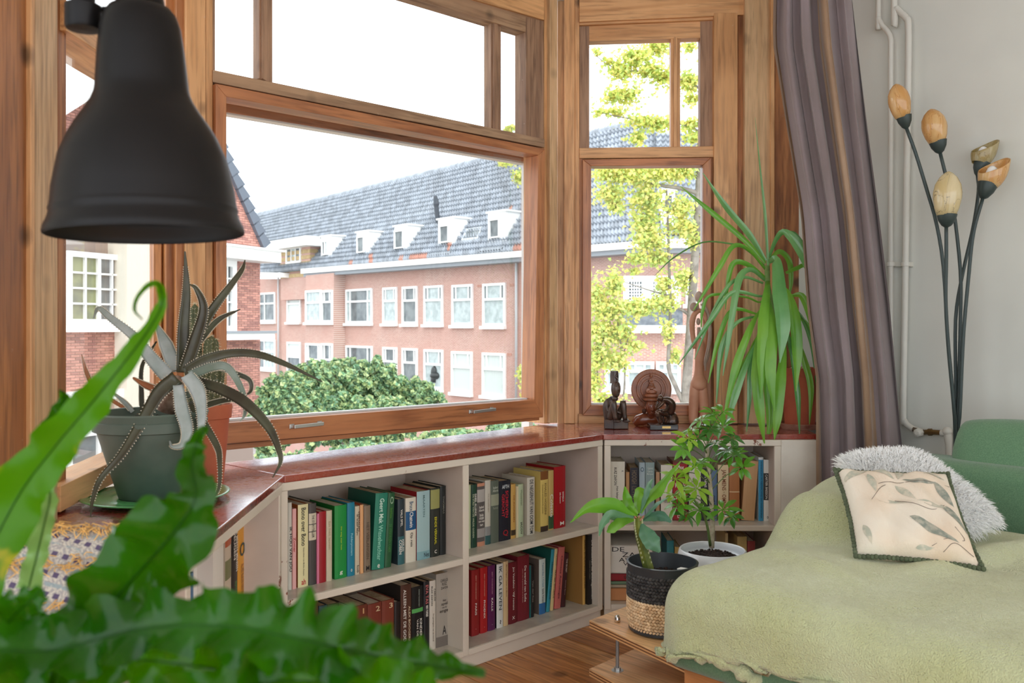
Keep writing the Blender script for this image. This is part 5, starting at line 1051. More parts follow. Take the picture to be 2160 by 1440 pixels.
for i, (x, y, Y, k) in enumerate(US):
    hub = P(x, y, Y); q = min(tk[4:] if x > 1450 or y < 1000 else tk2, key=lambda p: (p-hub-Vector((0, 0, -.08))).length)
    mb = MB(); mb.tube(catmull([q, q.lerp(hub, .5)+Z*.012, hub], 6), .0016, 5); mb.make('leaf_stalk', MATS['green_twig'], s1, smooth=True)
    umbrella(hub, R.choice([6, 7, 8]), .044+R.random()*.018, .0175, (R.gauss(0, .35), -.45+R.gauss(0, .3), .9), SLM[k], i)
# clay pot with dracaena on the ledge
dc = PZ(1687, 903, .75); 
d1 = thing('spineless_yucca', dc, 'big arching strap leaved plant in a terracotta pot beside the curtain', 'potted plant')
TC = mat('terracotta', (178, 86, 56), .75, n=(7, (160, 74, 48)))
hp = P(1687, 775, dc.y).z-.75; rp_ = 39/F*dc.y
mb = MB(); mb.lathe([(rp_*.78, .012), (rp_*.96, hp-.03), (rp_*1.02, hp-.03), (rp_*1.05, hp), (rp_*.95, hp), (rp_*.93, hp-.03), (0, hp-.03)], dc, 36); mb.make('pot', TC, d1, smooth='auto')
mb = MB(); mb.lathe([(rp_*.95, 0), (rp_*1.14, .022), (rp_*1.08, .024), (rp_*.9, .008), (0, .008)], dc, 36); mb.make('saucer', mat('worn_clay', (170, 120, 100), .8, n=(20, (140, 84, 66))), d1, smooth='auto')
mb = MB()
for k in range(14): q = dc+Vector((R.uniform(-.05, .05), R.uniform(-.05, .05), hp-.01)); mb.ell(q, .012, .012, .01, 7, 5)
mb.make('pebbles', mat('pebble', (200, 190, 170), .8, island=.25), d1, smooth=True, kind='stuff')
YY = dc.y-.02
mb = MB(); mb.tube(catmull([dc+Z*(hp-.04), P(1672, 740, YY), P(1645, 680, YY-.03), P(1622, 620, YY-.05), P(1618, 560, YY-.05)], 12), [.014-.003*i/12 for i in range(13)], 9); mb.make('stem', mat('yucca_stem', (112, 140, 72), .7, n=(40, (92, 116, 56))), d1, smooth=True)
YL = mat('yucca_leaf', (132, 190, 64), .28, n=(5, (104, 168, 56)), transl=.35, coat=.15); YD = mat('yucca_leaf_dark', (84, 144, 76), .25, n=(5, (110, 164, 96)), transl=.12, coat=.3)
DL = [([(478, 640), (465, 430), (445, 230), (425, 15)], [18, 22, 12, 2], 1, .9, 0), ([(470, 620), (400, 510), (300, 390), (205, 250)], [14, 30, 28, 3], 1, .3, 0), ([(470, 630), (390, 540), (250, 420), (110, 305)], [12, 24, 26, 3], 0, -.3, 0), ([(465, 640), (380, 570), (310, 548), (200, 545), (80, 610), (0, 685)], [10, 14, 14, 12, 12, 2], 1, 1., -.1),
 ([(472, 660), (400, 575), (335, 558), (280, 640), (220, 740), (165, 830)], [10, 14, 22, 24, 16, 3], 0, .2, -.1), ([(475, 700), (400, 640), (340, 628), (315, 690), (300, 825)], [14, 22, 26, 22, 3], 0, .3, -.05), ([(470, 705), (410, 658), (360, 695), (330, 850), (310, 980), (290, 1105)], [12, 22, 34, 28, 18, 3], 1, .2, -.12),
 ([(460, 715), (380, 690), (310, 730), (240, 860), (170, 1035)], [10, 14, 18, 18, 3], 1, .3, -.1), ([(450, 770), (330, 755), (240, 870), (100, 1060)], [10, 20, 24, 3], 1, .3, -.12), ([(445, 795), (380, 772), (240, 765), (205, 830), (198, 900)], [8, 10, 14, 16, 4], 0, .3, -.05),
 ([(440, 845), (330, 828), (270, 960), (228, 1135)], [8, 20, 24, 3], 0, .3, -.08), ([(445, 850), (350, 880), (285, 990), (262, 1220)], [8, 16, 26, 4], 1, .2, -.1), ([(440, 840), (400, 920), (345, 1070), (290, 1300)], [12, 30, 38, 4], 0, .2, -.15), ([(440, 950), (390, 1050), (340, 1190), (302, 1330)], [10, 24, 34, 4], 1, -.2, -.13), ([(430, 960), (405, 1080), (402, 1200), (390, 1340)], [10, 22, 20, 3], 1, .2, -.1),
 ([(478, 730), (462, 860), (455, 1030), (450, 1200)], [24, 46, 44, 4], 0, .05, -.18), ([(440, 940), (432, 1100), (445, 1250), (465, 1390)], [20, 50, 44, 4], 0, -.1, -.16), ([(485, 800), (500, 920), (492, 1090), (507, 1255)], [20, 48, 48, 4], 0, .15, -.2), ([(480, 625), (515, 620), (530, 760), (545, 900), (530, 1050)], [18, 40, 62, 60, 4], 1, .05, -.2),
 ([(545, 960), (535, 1120), (520, 1280), (507, 1375)], [16, 46, 40, 4], 0, .1, -.17), ([(560, 750), (590, 850), (603, 1000), (598, 1170)], [20, 48, 46, 4], 0, -.1, -.15), ([(485, 605), (515, 530), (550, 500), (610, 560), (675, 690), (735, 885)], [12, 20, 30, 50, 52, 4], 1, -.2, -.12), ([(540, 505), (590, 500), (640, 560), (740, 670), (820, 765)], [8, 12, 18, 22, 3], 1, .5, 0),
 ([(640, 640), (690, 660), (735, 800), (775, 910), (797, 1005)], [10, 18, 26, 26, 3], 1, .2, 0), ([(575, 765), (630, 780), (690, 970), (722, 1165)], [10, 32, 34, 4], 0, -.2, -.05), ([(600, 830), (660, 940), (688, 1100), (698, 1270)], [12, 26, 24, 4], 1, .2, 0), ([(555, 900), (580, 1010), (605, 1180), (613, 1350)], [8, 18, 26, 4], 1, 0, -.1), ([(600, 960), (640, 1060), (662, 1160), (655, 1310)], [14, 30, 28, 3], 0, .2, -.05),
 ([(490, 610), (530, 580), (570, 620), (578, 700), (570, 770)], [12, 22, 26, 22, 6], 0, .2, .05), ([(480, 900), (478, 1100), (492, 1280), (475, 1380)], [18, 40, 38, 4], 0, .2, -.12), ([(555, 670), (600, 650), (640, 640), (700, 700)], [14, 22, 20, 4], 0, .5, 0), ([(605, 850), (650, 900), (700, 1010), (712, 1210)], [10, 26, 28, 4], 0, .2, 0), ([(430, 950), (395, 1030), (330, 1130), (290, 1310)], [10, 22, 26, 4], 0, .2, -.08)]
for pts, ws, k, ro, dep in DL:
    n_ = len(pts)-1; x0, y0 = pts[0]
    if y0 > 720: pts = [(480+(x0-480)*.3, y0-30)]+pts; ws = [ws[0]*.7]+ws; n_ += 1
    q = [P(1380+x/2, 240+y/2, YY-.05+dep*math.sin(min(1, i/n_*1.3)*math.pi/2)) for i, (x, y) in enumerate(pts)]
    leaf(d1, q, [w_/2/F*YY*.92 for w_ in ws], [YL, YD][k], roll=ro, fold=.35, n=22, cols=5)
# ------------------------------------------------------------------ aloe, cactus, green dish
pc = PZ(325, 1052, .75); pc.z = .75
PG = mat('green_glaze', (92, 168, 100), .25, n=(6, (76, 146, 84)), coat=.4)
dish = MB(); dr = .176; dc2 = PZ(330, 1046, .757); dc2.z = .75
dish.lathe([(dr*.5, .0), (dr*.95, .010), (dr, .014), (dr*.97, .016), (dr*.86, .010), (dr*.6, .007), (dr*.55, .011), (dr*.5, .007), (0, .006)], dc2, 56)
dish.make('plate', PG, None, smooth=True, loc=dc2, label='wide green glazed dish on the ledge under the aloe pot', cat='plate')
GP = mat('grey_green_pot', (104, 116, 104), .6, n=(5, (76, 96, 84)), bump=(30, .2))
a0 = dc2+Vector((.0, 0, .0075)); a0.x = (318-1080)/F*dc2.y; AY = dc2.y
al = thing('aloe_plant', a0, 'spiky grey aloe with long toothed leaves in a dark green pot', 'potted plant')
rr0 = 116/F*AY; hr = P(330, 866, AY).z-a0.z
mb = MB(); mb.lathe([(.072*AY/2.2, 0), (.075*AY/2.2, .002), (rr0*.90, hr-.048), (rr0*.97, hr-.045), (rr0*.985, hr-.022), (rr0*.965, hr-.020), (rr0, hr-.004), (rr0*.98, hr), (rr0*.92, hr-.001), (rr0*.89, hr-.03), (0, hr-.03)], a0, 48); mb.make('pot', GP, al, smooth='auto')
soil(a0+Z*(hr-.028), rr0*.86, al, 6)
def aleaf(pts, ws, m, Y0, Ys, name='leaf', teeth=True):
    """thick tapering leaf, U-shaped in section, with pale teeth down both margins"""
    n = 26; q = [P(x, y, Y0+Ys*i/(len(pts)-1)) for i, (x, y) in enumerate(pts)]; c = catmull(q, n); mb = MB(); vs = []; seg = 8; ed = [[], []]
    for i, p in enumerate(c):
        T = (c[min(i+1, n)]-c[max(i-1, 0)]).normalized(); V = (p-CAMP).normalized(); S = T.cross(V).normalized(); Nn = S.cross(T).normalized()
        if Nn.dot(V) > 0: Nn = -Nn
        ro = .35*math.sin(len(pts)+q[0].x*40); S, Nn = S*math.cos(ro)+Nn*math.sin(ro), Nn*math.cos(ro)-S*math.sin(ro)
        w_ = interp(ws, i/n)/F*Y0/2*1.08
        for u, h in ((-1, .18), (-.55, -.02), (0, -.10), (.55, -.02), (1, .18), (.6, -.5), (0, -.66), (-.6, -.5)): vs.append(p+S*(u*w_)+Nn*(h*w_))
        ed[0].append((p-S*w_+Nn*.18*w_, -S, T, w_)); ed[1].append((p+S*w_+Nn*.18*w_, S, T, w_))
    fs = [(i*seg+k, i*seg+(k+1) % seg, (i+1)*seg+(k+1) % seg, (i+1)*seg+k) for i in range(n) for k in range(seg)]; mb.add(vs, fs+[tuple(range(seg))])
    o = mb.make(name, m, al, smooth=True)
    if teeth:
        mb = MB()
        for e in ed:
            for i in range(1, n-3):
                for f in (0, .5):
                    p = e[i][0].lerp(e[i+1][0], f); s, T, w_ = e[i][1:]; h = .0020+.0010*w_/.01
                    mb.add([p-T*.0016, p+T*.0022, p+s*h+T*.001, p-V_*.0012], [(0, 1, 2), (1, 3, 2), (3, 0, 2)])
        mb.make('teeth', TOOTH, o, kind='stuff')
V_ = Vector((0, 1, 0))
AL = mat('aloe_skin', (146, 160, 150), .4, n=(14, (120, 136, 120))); AD = mat('aloe_skin_dark', (84, 86, 66), .35, n=(14, (66, 62, 48))); ALT = mat('aloe_skin_pale', (182, 192, 190), .4, n=(14, (152, 166, 160))); TOOTH = mat('aloe_tooth', (214, 206, 184), .6); ABR = mat('aloe_dry', (170, 104, 62), .6)
A_ = [([(385, 785), (387, 693), (393, 613), (390, 530)], [24, 22, 15, 3], AD, 0, .03), ([(390, 785), (412, 720), (430, 653), (415, 610), (399, 599)], [24, 24, 17, 9, 2], AD, -.02, 0), ([(390, 760), (443, 662), (483, 607), (510, 570), (517, 548)], [15, 18, 13, 9, 2], AD, 0, .12),
 ([(420, 720), (460, 675), (507, 652)], [12, 10, 2], AD, .02, .1), ([(388, 785), (433, 760), (483, 746), (540, 747), (600, 767), (680, 805)], [20, 21, 17, 15, 11, 2], AD, -.02, -.1), ([(400, 792), (450, 773), (483, 778), (513, 830), (517, 870), (507, 888)], [18, 17, 15, 10, 6, 2], AL, -.04, -.06), ([(450, 770), (490, 785), (525, 800), (530, 822), (517, 835)], [8, 10, 8, 6, 2], AD, .02, 0),
 ([(413, 803), (467, 820), (520, 850), (567, 900), (588, 947), (592, 975), (575, 1007)], [18, 23, 23, 17, 11, 7, 2], AD, -.05, -.14), ([(352, 792), (317, 753), (283, 710), (233, 670), (208, 650), (197, 672)], [28, 24, 18, 13, 8, 2], ALT, 0, .02), ([(370, 780), (350, 727), (326, 676)], [26, 24, 2], ALT, .02, .05),
 ([(374, 797), (337, 827), (307, 877), (277, 927), (250, 967), (212, 1010), (196, 1053), (191, 1090)], [30, 27, 21, 16, 13, 10, 7, 2], AD, -.06, -.2), ([(375, 812), (383, 863), (394, 907), (385, 937), (364, 941), (358, 930)], [20, 26, 22, 13, 7, 3], ALT, -.08, -.06), ([(393, 790), (415, 820), (424, 857), (424, 905), (414, 960), (408, 980)], [24, 28, 20, 12, 7, 2], ALT, -.07, -.04),
 ([(400, 847), (430, 893), (457, 940), (463, 970), (462, 1027), (446, 1056)], [14, 14, 12, 9, 6, 2], AD, -.02, -.16), ([(280, 796), (310, 813), (353, 828)], [3, 12, 12], ABR, .0, .0), ([(172, 747), (183, 787), (203, 820), (267, 863), (292, 870)], [2, 8, 8, 7, 7], ABR, .1, 0), ([(370, 850), (400, 830), (440, 815), (460, 800)], [10, 14, 10, 2], AL, .06, 0), ([(330, 720), (300, 770), (298, 830), (300, 868)], [3, 7, 9, 9], AD, .08, 0),
 ([(430, 856), (470, 845), (500, 843), (525, 845)], [12, 10, 7, 2], AD, .03, 0), ([(236, 826), (262, 848), (280, 868)], [2, 8, 9], ALT, .08, 0)]
for pts, ws, m, y0, ys in A_: aleaf(pts, ws, m, AY+y0, ys)
mb = MB(); mb.tube([P(350, 868, AY), P(362, 835, AY), P(378, 800, AY-.02)], [.022, .02, .016], 10); mb.make('stem', mat('aloe_stem', (176, 150, 130), .8, n=(50, (140, 110, 90))), al, smooth=True)
# cactus in the terracotta pot behind
tcx = PZ(436, 1012, .75); tcx.z = .75
ca = thing('column_cactus', tcx, 'ribbed column cactus with several stems in a terracotta pot behind the aloe', 'potted plant')
cy = tcx.y; rt_ = 52/F*cy; ht = P(430, 852, cy).z-.75
mb = MB(); mb.lathe([(rt_*.66, 0), (rt_*.88, ht-.04), (rt_*.96, ht-.038), (rt_, ht-.006), (rt_*.98, ht), (rt_*.9, ht), (rt_*.87, ht-.02), (0, ht-.02)], tcx, 40); mb.make('pot', mat('terracotta_light', (196, 108, 74), .75, n=(7, (180, 92, 62))), ca, smooth='auto')
CACT = mat('cactus_skin', (92, 96, 62), .6, n=(20, (70, 80, 50))); SPN = mat('cactus_spine', (216, 204, 170), .6)
for x, ytop, wpx, yb, dx in ((411, 640, 27, 870, 4), (446, 708, 32, 870, -4), (424, 762, 30, 870, 0), (398, 690, 18, 870, 6), (458, 760, 38, 872, -12)):
    top = P(x, ytop, cy+.01); bot = P(x+dx, yb, cy+.01); nr = 11; mb = MB(); vs = []; L_ = (top-bot).length; ax = (top-bot).normalized(); u = Vector((1, 0, 0)); v = ax.cross(u).normalized(); m_ = 22; rad = wpx/F*cy/2; sp = MB()
    for i in range(m_+1):
        t = i/m_; rr2 = rad*math.sqrt(max(0.0, 1-max(0, (t-.86)/.14)**2)) if t > .86 else rad
        for k in range(nr*2):
            a = math.pi*k/nr; rk = rr2*(1 if k % 2 == 0 else .8); p = bot+ax*(L_*t)+(u*math.cos(a)+v*math.sin(a))*rk; vs.append(p)
            if k % 2 == 0 and i > 1:
                o_ = (u*math.cos(a)+v*math.sin(a))
                for j in range(4):
                    dv = (o_+Vector((R.gauss(0, .6), R.gauss(0, .6), R.gauss(0, .7)))).normalized(); s_ = Z*.0005; sp.add([p-s_, p+s_, p+dv*.010], [(0, 1, 2)])
    w2_ = nr*2; mb.add(vs, [(i*w2_+k, i*w2_+(k+1) % w2_, (i+1)*w2_+(k+1) % w2_, (i+1)*w2_+k) for i in range(m_) for k in range(w2_)]); st_ = mb.make('cactus_stem', CACT, ca); sp.make('spines', SPN, st_, kind='stuff')

# ------------------------------------------------------------------ carvings on the ledge
DW = mat('blackened_wood', (50, 38, 32), .4, n=(30, (78, 58, 44)), bump=(60, .4, .002), coat=.2)
def fig(Y): return lambda x, y, d=0: P(x, y, Y+d)
iy = PZ(1300, 906, .75).y+.02; q = fig(iy)
ido = thing('seated_idol', q(1300, 906), 'blackened wooden idol crouching with knees up under a tall tubular hat', 'figurine')
sc1 = iy/F
mb = MB(); b0 = q(1274, 905, .0); b0.z = .751; mb.box(b0, Vector((20*sc1, -.012, 0)), Vector((.012, .07, 0)), Z*.040); mb.box(b0+Vector((20*sc1, -.012, 0)), Vector((31*sc1, .004, 0)), Vector((.01, .075, 0)), Z*.038); mb.make('plinth', DW, ido, bev=.003)
mb = MB()
mb.tube(catmull([q(1286, 888, .03), q(1284, 866, .03), q(1286, 850, .025), q(1293, 838, .015)], 8), [.021, .023, .024, .026, .027, .025, .021, .014, .011], 12)
for dx, dd in ((0, -.012), (20, .0)):
    mb.tube(catmull([q(1288+dx*.6, 884, .02+dd), q(1292+dx, 862, .0+dd), q(1294+dx, 846, -.008+dd)], 6), [.016, .018, .017, .016, .014, .013, .011], 10)
    mb.tube(catmull([q(1294+dx, 845, -.01+dd), q(1296+dx, 865, -.014+dd), q(1299+dx, 886, -.014+dd)], 6), [.012, .013, .013, .012, .010, .010, .010], 10)
    mb.ell(q(1302+dx, 888, -.018+dd), .016, .010, .006)
    mb.tube(catmull([q(1284+dx*.5, 842, .02), q(1282+dx*.6, 862, .0), q(1290+dx, 872, -.014)], 5), [.009, .009, .008, .008, .007, .006], 8)
mb.make('body', DW, ido, smooth=True)
mb = MB(); mb.ell(q(1299, 820, .0), .0205, .022, .038, 14, 10); mb.ell(q(1305, 820, -.016), .005, .008, .010); mb.ell(q(1303, 830, -.017), .008, .005, .003); mb.ell(q(1303, 833, -.016), .007, .005, .003); mb.ell(q(1300, 814, -.019), .005, .003, .003); mb.ell(q(1307, 814, -.015), .004, .003, .003); mb.ell(q(1291, 820, -.006), .004, .006, .011); mb.ell(q(1297, 840, .004), .014, .014, .014)
mb.make('head', DW, ido, smooth=True)
mb = MB(); mb.lathe([(.019, 0), (.0185, .004), (.0175, .006), (.018, .03), (.0165, .052), (0, .053)], q(1296, 808, .005), 16); hat = mb.make('hat', DW, ido, smooth='auto')
mb = MB(); mb.tube(catmull([q(1298, 806, -.016), q(1304, 800, -.015), q(1298, 795, -.016), q(1303, 789, -.014)], 8), .0028, 6); mb.make('hat_relief', DW, hat, smooth=True)
# bust with round headdress
BW = mat('carved_brown_wood', (156, 96, 64), .4, n=(20, (118, 70, 46)), coat=.2)
by = 3.80; q = fig(by); sb = by/F
bu = thing('carved_bust', q(1368, 897), 'brown carved bust of a woman wearing a big round ribbed headdress', 'figurine')
cdn = q(1374, 821, .02); mb = MB(); ax = Vector((.05, -1, .04))
mb.lathe([(0, -.006), (43*sb, -.006), (43*sb, .004), (40*sb, .007), (33*sb, .004), (32*sb, .009), (30*sb, .009), (29*sb, .004), (24*sb, .005), (23*sb, .011), (21*sb, .011), (20*sb, .006), (0, .012)], cdn, 64, ax); mb.make('headdress', BW, bu, smooth='auto')
mb = MB(); axn = ax.normalized(); u = Vector((1, 0, 0)); u = (u-axn*u.dot(axn)).normalized(); v = axn.cross(u)
for r0, r1, n_ in ((34, 42, 72), (25, 29.5, 56), (12, 19, 40)):
    for k in range(n_):
        a = 2*math.pi*k/n_; rd = u*math.cos(a)+v*math.sin(a); tg = axn.cross(rd)
        mb.box(cdn+rd*(r0*sb)+axn*.004-tg*.0011, tg*.0022, rd*((r1-r0)*sb), axn*.004)
mb.make('headdress_ribs', mat('carved_rib', (150, 90, 58), .4), bu.children[0], kind='stuff')
mb = MB()
for i, (rw, y, d) in enumerate(((17, 842, -.022), (15, 834, -.020), (12, 826, -.016), (9, 818, -.010), (6, 812, -.004))): mb.lathe([(rw*sb*.7, -.008), (rw*sb, -.003), (rw*sb, .003), (rw*sb*.7, .009)], q(1374, y, d), 18)
mb.lathe([(.004, 0), (.010, .001), (.010, .004), (.007, .004), (.006, .002), (0, .004)], q(1374, 803, .0), 14, (0, -1, 0)); mb.ell(q(1374, 792, .005), .005, .004, .010)
for sx in (-1, 1): mb.lathe([(.004, 0), (.009, .001), (.009, .004), (.005, .004), (0, .005)], q(1374+sx*7, 823, -.026), 12, (0, -1, 0))
mb.make('crown', BW, bu, smooth='auto')
mb = MB(); hc = q(1374, 858, -.030); mb.ell(hc, .026, .028, .036, 18, 14); mb.ell(hc+Vector((0, -.004, -.024)), .016, .018, .014)
mb.ell(hc+Vector((0, -.030, -.004)), .0045, .007, .010); mb.ell(hc+Vector((0, -.033, -.010)), .006, .005, .004)
for sx in (-1, 1):
    mb.ell(hc+Vector((sx*.010, -.025, .004)), .0055, .003, .0024); mb.tube([hc+Vector((sx*.004, -.0275, .011)), hc+Vector((sx*.010, -.026, .013)), hc+Vector((sx*.017, -.021, .009))], .0012, 5); mb.ell(hc+Vector((sx*.026, .0, -.006)), .004, .006, .011)
mb.ell(hc+Vector((0, -.028, -.019)), .0085, .004, .0026); mb.ell(hc+Vector((0, -.027, -.0235)), .0075, .004, .0028)
mb.make('head', mat('polished_brown_wood', (124, 64, 38), .22, coat=.5), bu, smooth=True)
mb = MB()
for sx in (-1, 1): mb.lathe([(.011, -.003), (.011, .003), (.006, .005), (0, .006)], hc+Vector((sx*.032, -.002, -.018)), 14, (sx, -.6, 0))
mb.make('ear_plug', mat('dark_wood_plug', (70, 40, 28), .4), bu, smooth='auto')
mb = MB(); nk = [q(1374, 872, -.022), q(1372, 886, -.01), q(1370, 894, .0)]; mb.tube(catmull(nk, 6), [.015, .0145, .0145, .016, .02, .028, .034], 16)
tor = [(q(1338, 893, .01), .016), (q(1346, 886, .005), .024), (q(1358, 884, .0), .028), (q(1372, 884, .0), .029), (q(1386, 885, .0), .027), (q(1398, 888, .008), .02), (q(1404, 894, .012), .012)]
mb.tube([p for p, r_ in tor], [r_ for p, r_ in tor], 16); mb.v = [Vector((p.x, p.y, max(p.z, .7505))) for p in mb.v]; mb.make('shoulders', MATS['polished_brown_wood'], bu, smooth='auto')
# small dark seated thinker on a black base with a brass plate
ty = PZ(1401, 908, .75).y+.012; q = fig(ty); BZ = mat('dark_bronze_resin', (56, 42, 36), .25, metal=.5, n=(40, (90, 66, 50)), coat=.3)
th = thing('thinker_figurine', q(1401, 908), 'small dark bronze man seated hunched in thought on a black base', 'figurine')
mb = MB(); b0 = q(1371, 909, -.0); b0.z = .751; w1_ = 60*ty/F; mb.box(b0, Vector((w1_, -.0, 0)), Vector((0, .075, 0)), Z*.022); mb.make('base', mat('black_lacquer', (22, 20, 22), .2, coat=.5), th, bev=.002)
mb = MB(); mb.box(b0+Vector((w1_*.43, -.001, .007)), Vector((w1_*.3, 0, 0)), Vector((0, .001, 0)), Z*.009); mb.make('brass_plate', mat('brass', (190, 160, 100), .3, metal=.8), th)
mb = MB()
mb.tube(catmull([q(1416, 897, .045), q(1416, 880, .045), q(1408, 868, .04)], 5), [.03, .032, .03, .026, .02, .014], 10)           # rock
mb.tube(catmull([q(1412, 872, .03), q(1416, 856, .025), q(1408, 844, .012), q(1396, 842, .0)], 9), [.018, .019, .02, .021, .021, .019, .016, .013, .010, .008], 12)  # back
mb.ell(q(1393, 839, -.006), .0115, .013, .014, 12, 9); mb.ell(q(1387, 842, -.012), .004, .004, .004)
for dd, sh in ((0, 0), (.028, 8)):
    mb.tube(catmull([q(1408+sh*.4, 874, .02+dd), q(1396+sh, 870, .0+dd), q(1386+sh, 866, -.008+dd)], 5), [.012, .0125, .012, .011, .010, .009], 9)
    mb.tube(catmull([q(1386+sh, 866, -.008+dd), q(1389+sh, 880, -.006+dd), q(1393+sh, 894, -.004+dd)], 5), [.009, .0095, .0095, .008, .006, .006], 9); mb.ell(q(1389+sh, 896, -.01+dd), .012, .007, .005)
mb.tube(catmull([q(1400, 846, -.008), q(1392, 856, -.014), q(1384, 862, -.012)], 5), [.008, .008, .007, .006, .006, .006], 8); mb.tube(catmull([q(1384, 862, -.014), q(1386, 853, -.018), q(1389, 847, -.018)], 5), .005, 8)
mb.tube(catmull([q(1410, 850, .02), q(1406, 864, -.002), q(1396, 866, -.014)], 5), [.009, .009, .008, .007, .006, .006], 8)
mb.v = [Vector((p.x, p.y, max(p.z, .772))) for p in mb.v]; mb.make('body', BZ, th, smooth=True)
# tall slender couple carving
fy = 3.84; q = fig(fy); RW = mat('reddish_carving', (200, 146, 116), .5, n=(9, (180, 124, 94))); GW = mat('greyed_carving', (186, 166, 150), .55, n=(9, (158, 134, 118)))
tf = thing('tall_carving', q(1478, 892), 'tall slender wooden carving of entwined figures with round heads', 'figurine')
mb = MB(); 
for x0, x1 in ((1462, 1466), (1484, 1481)): mb.tube(catmull([q(x0, 893), q(x0+1, 860), q(x1, 820), q(x1+1, 806)], 10), [.019, .019, .020, .021, .022, .023, .0235, .023, .022, .019, .016], 12)
mb.tube(catmull([q(1474, 822), q(1474, 806), q(1474, 790), q(1475, 765), q(1476, 740), q(1477, 722), q(1475, 712)], 16), [.026, .036, .037, .034, .028, .023, .020, .019, .019, .020, .021, .021, .020, .018, .015, .011, .007], 14)
mb.v = [Vector((p.x, fy+(p.y-fy)*.8, max(p.z, .7505))) for p in mb.v]; mb.make('body', RW, tf, smooth=True)
mb = MB(); mb.tube(catmull([q(1466, 735), q(1461, 705), q(1460, 680), q(1465, 662), q(1476, 655), q(1486, 662), q(1490, 680)], 18), [.010, .010, .011, .011, .012, .012, .013, .013, .013, .012, .012, .011, .010, .010, .009, .009, .008, .007, .006], 10); mb.make('arms', RW, tf, smooth=True)
mb = MB(); mb.tube(catmull([q(1480, 640, .01), q(1490, 655, .01), q(1496, 680, .01), q(1498, 705, .01), q(1494, 735, .01), q(1488, 760, .01), q(1488, 782, .01)], 14), [.007, .009, .009, .009, .009, .008, .009, .009, .009, .008, .008, .007, .006, .005, .004], 8)
mb.tube(catmull([q(1484, 770, .02), q(1492, 750, .02), q(1492, 732, .02)], 6), [.006, .009, .010, .010, .009, .006, .003], 8); mb.make('companion', GW, tf, smooth=True)
mb = MB(); mb.ell(q(1474, 626, .01), .0175, .017, .025, 14, 10); mb.ell(q(1463, 647, -.01), .0165, .016, .020, 14, 10); mb.ell(q(1473, 678, -.005), .009, .009, .016, 12, 8); mb.tube([q(1474, 690, -.003), q(1475, 710, 0)], [.007, .010], 8); mb.tube([q(1470, 640, .005), q(1472, 655, 0)], .008, 8); mb.make('heads', GW, tf, smooth=True)

# ------------------------------------------------------------------ curtain, pipes, radiator valve, wall
CT = mat('curtain_taupe', (136, 122, 124), .85, n=(3, (124, 110, 108)), bump=(300, .1), sheen=.3); CG = mat('curtain_gold_lining', (168, 138, 108), .5, n=(4, (150, 120, 92)), sheen=.4, transl=.1)
Lc = [(0, 1632), (90, 1630), (250, 1655), (450, 1688), (650, 1702), (800, 1722), (1000, 1724), (1300, 1728)]; Rc = [(0, 1800), (250, 1830), (450, 1856), (650, 1880), (950, 1906), (1300, 1930)]
def lk(tb_, y):
    if y <= tb_[0][0]: return tb_[0][1]+(y-tb_[0][0])*.12
    for (a, b), (c, d) in zip(tb_, tb_[1:]):
        if y <= c: return b+(d-b)*(y-a)/(c-a)
    return tb_[-1][1]
curt = thing('curtain', P(1800, 1250, 3.36), 'long taupe curtain with a golden lining strip hanging at the right of the bay', 'curtain')
def sheet(name, u0, u1, m, dy=0, nu=90, lean=1):
    mb = MB(); vs = []; nv = 60
    for j in range(nv+1):
        y = -700+2000*j/nv; a, b = lk(Lc, y), lk(Rc, y)
        for i in range(nu+1):
            u = u0+(u1-u0)*i/nu; wv2 = u+.015*math.sin(y*.004+u*6)
            x = a+(b-a)*u+3*math.sin(wv2*60+1); Y = 3.40-.10*u+dy+.030*math.sin(wv2*27+.5*math.sin(y*.003))+.006*math.sin(wv2*77+2+y*.002)+.02*math.sin(wv2*15)
            vs.append(P(x, y, Y))
    mb.add(vs, [(j*(nu+1)+i, j*(nu+1)+i+1, (j+1)*(nu+1)+i+1, (j+1)*(nu+1)+i) for j in range(nv) for i in range(nu)]); o = mb.make(name, m, curt, smooth=True)
sheet('drape', .06, .53, CT); sheet('golden_lining', .53, .70, CG, 0, 34); sheet('drape', .70, 1, CT, .0, 50); sheet('golden_lining', -.01, .075, CG, .02, 16)
PW = mat('pipe_paint', (206, 204, 194), .45)
def pipe(px, r, nm='heating_pipe', lb=None):
    mb = MB(); pts = [WP.P(x, y, -.035) for x, y in px]; mb.tube(catmull(pts, 8*len(px)), r, 12); return mb.make(nm, PW, None, smooth=True, label=lb, cat='pipe')
p1 = pipe([(1853, -700), (1853, 0), (1853, 36), (1860, 52), (1872, 66), (1879, 84), (1879, 130), (1879, 400), (1879, 900), (1879, 1200)], .0105, lb='left of the two white heating pipes on the right wall')
p2 = pipe([(1886, -700), (1886, 0), (1890, 16), (1900, 27), (1911, 38), (1916, 60), (1915, 200), (1910, 560), (1905, 860), (1908, 888), (1922, 902), (1938, 909)], .0125, lb='right white heating pipe curving to the radiator valve')
mb = MB()
for x in (1879, 1910): mb.lathe([(.016, -.008), (.016, .008)], WP.P(x, 557, -.035), 14)
a = WP.P(1872, 557, -.030); b = WP.P(1920, 557, -.030); mb.box(a-Z*.009, b-a, WP.n*.03, Z*.018); mb.make('pipe_bracket', PW, None, label='white clamp holding both heating pipes halfway up', cat='bracket', bev=.001)
va = thing('radiator_valve', WP.P(1960, 912, -.035), 'white radiator valve with brass fitting beside the sofa', 'valve'); q = lambda x, y, o_=-.04: WP.P(x, y, o_)
mb = MB(); mb.lathe([(.012, -.022), (.016, -.016), (.018, .0), (.016, .014), (.008, .018), (.008, .021), (0, .021)], q(1938, 912, -.055), 8, -WP.n); mb.make('valve_knob', PW, va, smooth='auto')
